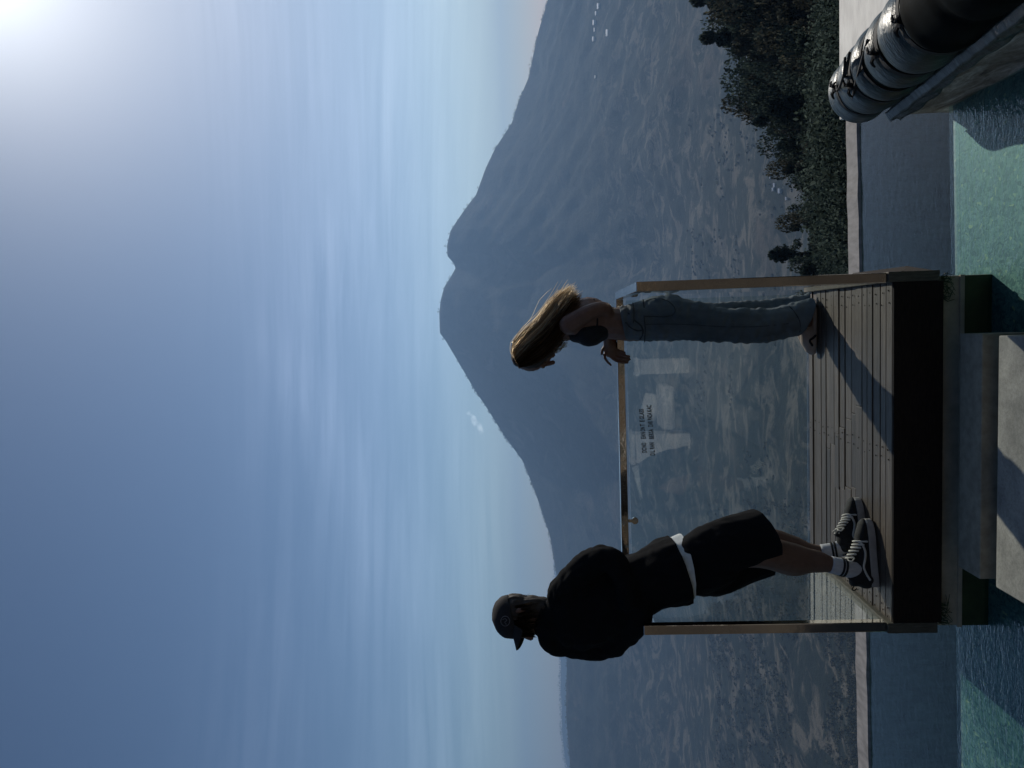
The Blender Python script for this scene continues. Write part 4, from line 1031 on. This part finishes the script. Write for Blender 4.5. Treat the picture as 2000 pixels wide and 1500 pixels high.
pt(gb, [(1574,622,.93,11,.03),(1580,650,.935,10,.032),(1583,672,.94,8,.03)])
mobj('body', fuse(gb, .0043, 3), M['skin'], girl, smooth=True)
tp = bmesh.new()
pt(tp, [(1126,652,.93,18,.10),(1140,650,.93,26,.128),(1156,648,.93,28,.128),(1172,644,.93,23,.118)])
ell(tp, P(1150,654,.868), .064, .062, .062); ell(tp, P(1150,654,.985), .064, .062, .062)
tpo = mobj('halter_top', fuse(tp, .006, 5), M['bikini'], girl, smooth=True)
sb_ = bmesh.new(); tube(sb_, [P(1130,655,.87), P(1112,655,.875), P(1096,648,.90)], .006, seg=6); tube(sb_, [P(1166,640,.82), P(1166,610,.82), P(1160,585,.88)], .005, seg=6)
mobj('strap', sb_, M['bikini'], tpo)
jn = bmesh.new()
pt(jn, [(1196,633,.93,34,.118),(1222,632,.93,35.5,.118),(1250,628,.93,41,.125),(1285,622,.93,45,.125),(1320,622,.93,44,.12)])
pt(jn, [(1280,623,.89,43,.09),(1320,624,.885,42,.09),(1360,627.5,.88,40,.088),(1420,635.5,.88,35,.085),(1470,637,.885,36,.085),(1505,634,.89,35,.082),(1540,627,.90,34,.08),(1562,622,.905,35,.08),(1590,618,.91,36,.08),(1620,614,.91,36,.08)])
pt(jn, [(1280,621,.97,42,.08),(1340,622,.98,37,.07),(1400,622,.99,31,.066),(1450,620,.99,31,.066),(1500,616,.99,31,.064),(1545,603,.99,26,.062),(1585,594,.99,22,.06),(1610,590,.99,22,.06)])
cw = (P(1213,598,.93)-P(1227,668,.93)).cross(Vector((0, 1, -.12))).normalized()
if cw.z < 0: cw = -cw
ch = (P(1586,588,.9)-P(1556,660,.9)).cross(Vector((0, 1, .2))).normalized()
if ch.z > 0: ch = -ch
jm = fuse(jn, .0085, 4, cuts=[(P(1217,632,.93), cw), (P(1573,622,.90), ch)], folds=[(.011, 8, (1, 1, .45)), (.010, 14, (.8, .8, 1.7))])
jo = mobj('jeans', jm, M['denim'], girl, smooth=True); md = jo.modifiers.new('thick', 'SOLIDIFY'); md.thickness = .004
tree = bvh_of(jo)
def seam(px, r, nm='seam', ma='seam'):
    b = bmesh.new(); tube(b, drape(tree, px, .001, .85), r, seg=6, sub=3); return mobj(nm, b, M[ma], jo, smooth=True)
seam([(1256,585),(1258,600),(1258,620),(1260,640),(1259,668)], .0028, 'waistband_seam')
seam([(1262,588),(1280,583),(1300,586),(1314,596),(1319,608),(1312,616),(1296,619),(1278,618),(1260,618)], .0022, 'pocket')
seam([(1262,634),(1300,633),(1350,634),(1410,638),(1480,638),(1540,632)], .0014)
seam([(1236,592),(1238,610),(1237,630)], .0030, 'belt_fold'); seam([(1228,612),(1240,626),(1252,636),(1256,650),(1250,662)], .004, 'belt_fold'); seam([(1222,630),(1232,640),(1246,646),(1256,644)], .0035, 'belt_fold')
seam([(1541,598),(1552,610),(1562,628),(1562,648)], .0025, 'hem_fold')
bb = bmesh.new()
for x, y in ((1216,599),(1222,600),(1229,599)): ell(bb, P(x, y-1, .90), .007, .007, .007, seg=8)
mobj('belt_beads', bb, M['lace'], girl)
wb = bmesh.new()
for i in range(25):
    th = 2*math.pi*i/24; 
    p = P(1186, 656, .96); d = Vector((.0, math.cos(th)*.026, math.sin(th)*.028))
    if i: tube(wb, [pp, p+d], .0035, seg=5, sub=1)
    pp = p+d
mobj('bracelet', wb, M['bikini'], girl)
# clog
cl = bmesh.new(); h0 = Vector((1.405, .930, 0)); t0 = Vector((1.150, .945, 0)); f = (t0-h0).normalized(); Lg = (t0-h0).length
q = lambda a, b_, z: h0+f*(a*Lg)+Vector((-f.y, f.x, 0))*b_+Vector((0, 0, z))
tube(cl, [q(.06, 0, .018), q(.4, 0, .018), q(.75, 0, .020), q(.95, 0, .022)], [.034, .037, .045, .034], [.017, .017, .018, .017], view=(0, 0, 1), seg=18)
tube(cl, [q(.50, 0, .045), q(.70, 0, .045), q(.88, 0, .036), q(.95, 0, .03)], [.042, .045, .038, .022], [.046, .040, .026, .016], view=(0, 0, 1), seg=18)
clo = mobj('clog', fuse(cl, .005, 4, cuts=[(Vector((0, 0, .003)), Vector((0, 0, -1)))]), M['clog'], girl, smooth=True)
sb_ = bmesh.new(); tube(sb_, [q(.80, .040, .035), q(.70, .046, .050), q(.64, .044, .030), q(.60, .044, .02)], .006, seg=8); mobj('slot', sb_, M['shoe'], clo)
cl2 = bmesh.new(); off = Vector((.03, .062, 0))
tube(cl2, [q(.06, 0, .018)+off, q(.4, 0, .018)+off, q(.75, 0, .020)+off, q(.95, 0, .022)+off], [.030, .032, .036, .030], [.017, .017, .018, .017], view=(0, 0, 1), seg=18)
tube(cl2, [q(.50, 0, .045)+off, q(.70, 0, .045)+off, q(.88, 0, .036)+off], [.032, .034, .030], [.040, .036, .026], view=(0, 0, 1), seg=18)
mobj('clog', fuse(cl2, .005, 4, cuts=[(Vector((0, 0, .003)), Vector((0, 0, -1)))]), M['clog'], girl, smooth=True)
# hair
hm = bmesh.new()
pt(hm, [(1014,704,.93,14,.075),(1040,700,.93,22,.095),(1064,682,.93,20,.092),(1086,662,.93,16,.085)])
pt(hm, [(1016,696,.93,19,.083),(1032,686,.93,24,.092),(1056,674,.93,22,.090),(1080,658,.93,16,.085),(1100,642,.93,9,.07),(1112,632,.93,5,.05)])
mobj('hair', fuse(hm, .006, 3, folds=[(.004, 30, (1, 1, 1))]), M['hair_core'], girl, smooth=True)
hs = bmesh.new(); hd = bmesh.new(); rnd = random.Random(5)
G0 = [(999,690),(1003,668),(1024,645),(1050,624),(1076,594),(1101,573),(1118,566)]
G1 = [(1014,718),(1036,712),(1060,698),(1082,676),(1100,650),(1118,620),(1136,598)]
for i in range(3600):
    uu = rnd.random()**1.05; v_ = rnd.uniform(-1, 1); cut = rnd.uniform(.74, 1.06); lock = int(uu*9)*7+int((v_+1)*5)
    if uu < .30 and rnd.random() < .45: continue
    pts = []; fly = 3.2 if rnd.random() < .07 else 1.0
    lr = random.Random(lock); pa, pb, amp = lr.uniform(0, 6), lr.uniform(0, 6), lr.uniform(2.0, 4.6)
    jx, jy = rnd.gauss(0, 2.0)*fly, rnd.gauss(0, 2.2)*fly
    for k, (a, b_) in enumerate(zip(G0, G1)):
        w2 = k/6; x = a[0]*(1-uu)+b_[0]*uu; y = a[1]*(1-uu)+b_[1]*uu
        wig = amp*w2**.7*math.sin(k*1.7+pa)+jx*(w2*1.5+.15); wy = amp*w2**.7*math.cos(k*1.4+pb)+jy*(w2*1.8+.15)
        Yd = .93+v_*(.012+.100*min(1, uu/.55)**.8 if k > 0 else .09)+.006*math.sin(k*2.1+pa)
        pts.append(P(x+wig, y+wy, Yd))
    pts = pts[:(7 if cut > .93 else 6 if cut > .80 else 5)]
    if uu < .4: pts[-1] = pts[-1]+Vector((rnd.uniform(0, .03), rnd.uniform(-.01, .01), rnd.uniform(-.005, .022))); pts[-2] = pts[-2]+Vector((rnd.uniform(0, .010), 0, rnd.uniform(0, .008)))
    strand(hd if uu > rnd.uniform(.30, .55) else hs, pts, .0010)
for i in range(70):
    y0 = rnd.uniform(655, 680); pts = [P(1070+rnd.uniform(-6, 6), y0, .86+rnd.random()*.1), P(1088+rnd.uniform(-3, 3), y0+rnd.uniform(4, 14), .86+rnd.random()*.1), P(1104+rnd.uniform(-8, 8), 668+rnd.uniform(-6, 10), .88+rnd.random()*.1)]
    strand(hs, pts, .0011)
tag(mobj('hair', hs, M['hair'], girl), 'blond strands at the back, sunlight partly put into their colour'); tag(mobj('hair', hd, M['hair_mid'], girl), 'brown strands nearer the face, partly darkened for shade')

# ------------------------------------------------------------------ guest house behind the camera (seen in glass and steel)
M['facade'] = simple('brown_render', (.07, .052, .038), (.20, .155, .11), .8, .9, bumps=.1)
M['pane'] = simple('dark_window', (.02, .022, .025), (.03, .032, .035), 1, .12, bumps=0)
M['frame'] = simple('brown_frame', (.07, .045, .03), (.10, .07, .05), 6, .6)
M['tiles'] = simple('roof_tiles', (.16, .07, .04), (.25, .12, .07), 5, .8)
gh = empty('guest_house', (1, -13.6, -.36), 'brown guest house across the terrace mirrored in the glass', 'building')
wl = bmesh.new()
xs = [-9, -6.2, -4.4, -1.6, .2, 2.4, 4.2, 7.0, 8.8, 11]; 
for i in range(len(xs)-1):
    if i % 2 == 0: box(wl, xs[i], xs[i+1], -14, -13.6, -.36, 6.2)
    else:
        box(wl, xs[i], xs[i+1], -14, -13.6, 2.2, 3.5); box(wl, xs[i], xs[i+1], -14, -13.6, 5.3, 6.2); box(wl, xs[i], xs[i+1], -14, -13.6, -.36, .45)
mobj('wall', wl, M['facade'], gh)
for i in range(1, len(xs)-1, 2):
    for z0, z1 in ((.45, 2.2), (3.5, 5.3)):
        fo_ = bmesh.new(); x0, x1 = xs[i], xs[i+1]
        for bx in ((x0, x0+.09, z0, z1), (x1-.09, x1, z0, z1), (x0+.09, x1-.09, z1-.09, z1), (x0+.09, x1-.09, z0, z0+.09), ((x0+x1)/2-.04, (x0+x1)/2+.04, z0+.09, z1-.09)):
            box(fo_, bx[0], bx[1], -13.75, -13.66, bx[2], bx[3])
        w_o = mobj('window', fo_, M['frame'], gh); mobj('pane', BX(x0+.09, x1-.09, -13.73, -13.72, z0+.09, z1-.09), M['pane'], w_o)
rf = bmesh.new(); vs = [rf.verts.new(p) for p in ((-9.8, -12.9, 6.15), (11.8, -12.9, 6.15), (11.8, -18, 8.6), (-9.8, -18, 8.6), (-9.8, -12.9, 6.3), (11.8, -12.9, 6.3), (11.8, -18, 8.75), (-9.8, -18, 8.75))]
for fc in ((0, 1, 2, 3), (7, 6, 5, 4), (0, 4, 5, 1), (1, 5, 6, 2), (2, 6, 7, 3), (3, 7, 4, 0)): rf.faces.new([vs[i] for i in fc])
bmesh.ops.recalc_face_normals(rf, faces=rf.faces[:]); mobj('roof', rf, M['tiles'], gh)

M['white'] = simple('white_render', (.74, .72, .68), (.84, .82, .78), 6, .8, bumps=.1)
def mir(x, y, Y):                  # where the back glass mirrors a thing standing behind the camera
    d = ray(x, y); g = CAM+d*((GY-CAM.y)/d.y); r = Vector((d.x, -d.y, d.z)); return g+r*((Y-GY)/r.y)
def added_planter(x, y0, y1, Y, label, dep=.35):  # made-up white pots, placed to give pale reflections in the glass
    a, b_ = mir(x, y0, Y), mir(x, y1, Y); x0, x1, zt = min(a.x, b_.x), max(a.x, b_.x), a.z
    o = empty('added_planter', ((x0+x1)/2, Y-dep/2, -.30), label, 'added_planter', 'white pots added for their reflections')
    pb = bmesh.new(); box(pb, x0+.02, x1-.02, Y-dep, Y, -.298, zt-.06, bev=.01); mobj('pot', pb, M['white'], o)
    rb_2 = bmesh.new(); box(rb_2, x0, x1, Y-dep-.02, Y+.02, zt-.059, zt, bev=.012); mobj('rim', rb_2, M['white'], o)
    cb_ = bmesh.new(); rr_ = random.Random(int(x0*100)); clump(cb_, Vector(((x0+x1)/2, Y-dep/2, zt+.16)), (x1-x0)*.5, .17, 260, rr_, .045); mobj('plant', cb_, M['leaf'], o)
added_planter(1231, 847, 908, -4.5, 'large white pot added for the pale reflection beside the lettering')
added_planter(1240, 700, 735, -4.5, 'narrow white pot added for the pale reflection near the hand on the rail', .25)
q0, q1 = mir(1274, 756, -4.4), mir(1274, 842, -4.4); cu_ = empty('added_seat', ((q0.x+q1.x)/2, -4.75, -.30), 'pale cushioned seat added on the terrace for its reflection in the glass', 'lounge seat')  # made-up seat, put here for its pale reflection
x0_, x1_ = min(q0.x, q1.x), max(q0.x, q1.x)
cs_ = bmesh.new(); box(cs_, x0_, x1_, -5.0, -4.4, -.10, .06, bev=.05); mobj('cushion', cs_, M['white'], cu_, smooth=True)
cs_ = bmesh.new(); box(cs_, x0_+.06, x1_-.14, -5.12, -4.98, .02, .24, bev=.05, rot=Matrix.Rotation(R(14), 4, 'Y')); mobj('back_cushion', cs_, M['white'], cu_, smooth=True)
for lx in (x0_+.05, x1_-.05):
    for ly in (-4.45, -4.95): mobj('leg', BX(lx-.02, lx+.02, ly-.02, ly+.02, -.298, -.102), M['frame'], cu_)

# ------------------------------------------------------------------ air
hz = BX(-15000, 15000, -15000, 15000, -424, 760)
m = bpy.data.materials.new('haze'); m.use_nodes = True; t = m.node_tree
for n in list(t.nodes): t.nodes.remove(n)
pv_ = node(t, 'ShaderNodeVolumePrincipled'); pv_.inputs['Color'].default_value = (.36, .60, 1, 1); pv_.inputs['Density'].default_value = 1.3e-4; pv_.inputs['Anisotropy'].default_value = .35
ou = node(t, 'ShaderNodeOutputMaterial'); t.links.new(pv_.outputs[0], ou.inputs['Volume'])
tag(mobj('haze', hz, m), kind='stuff')
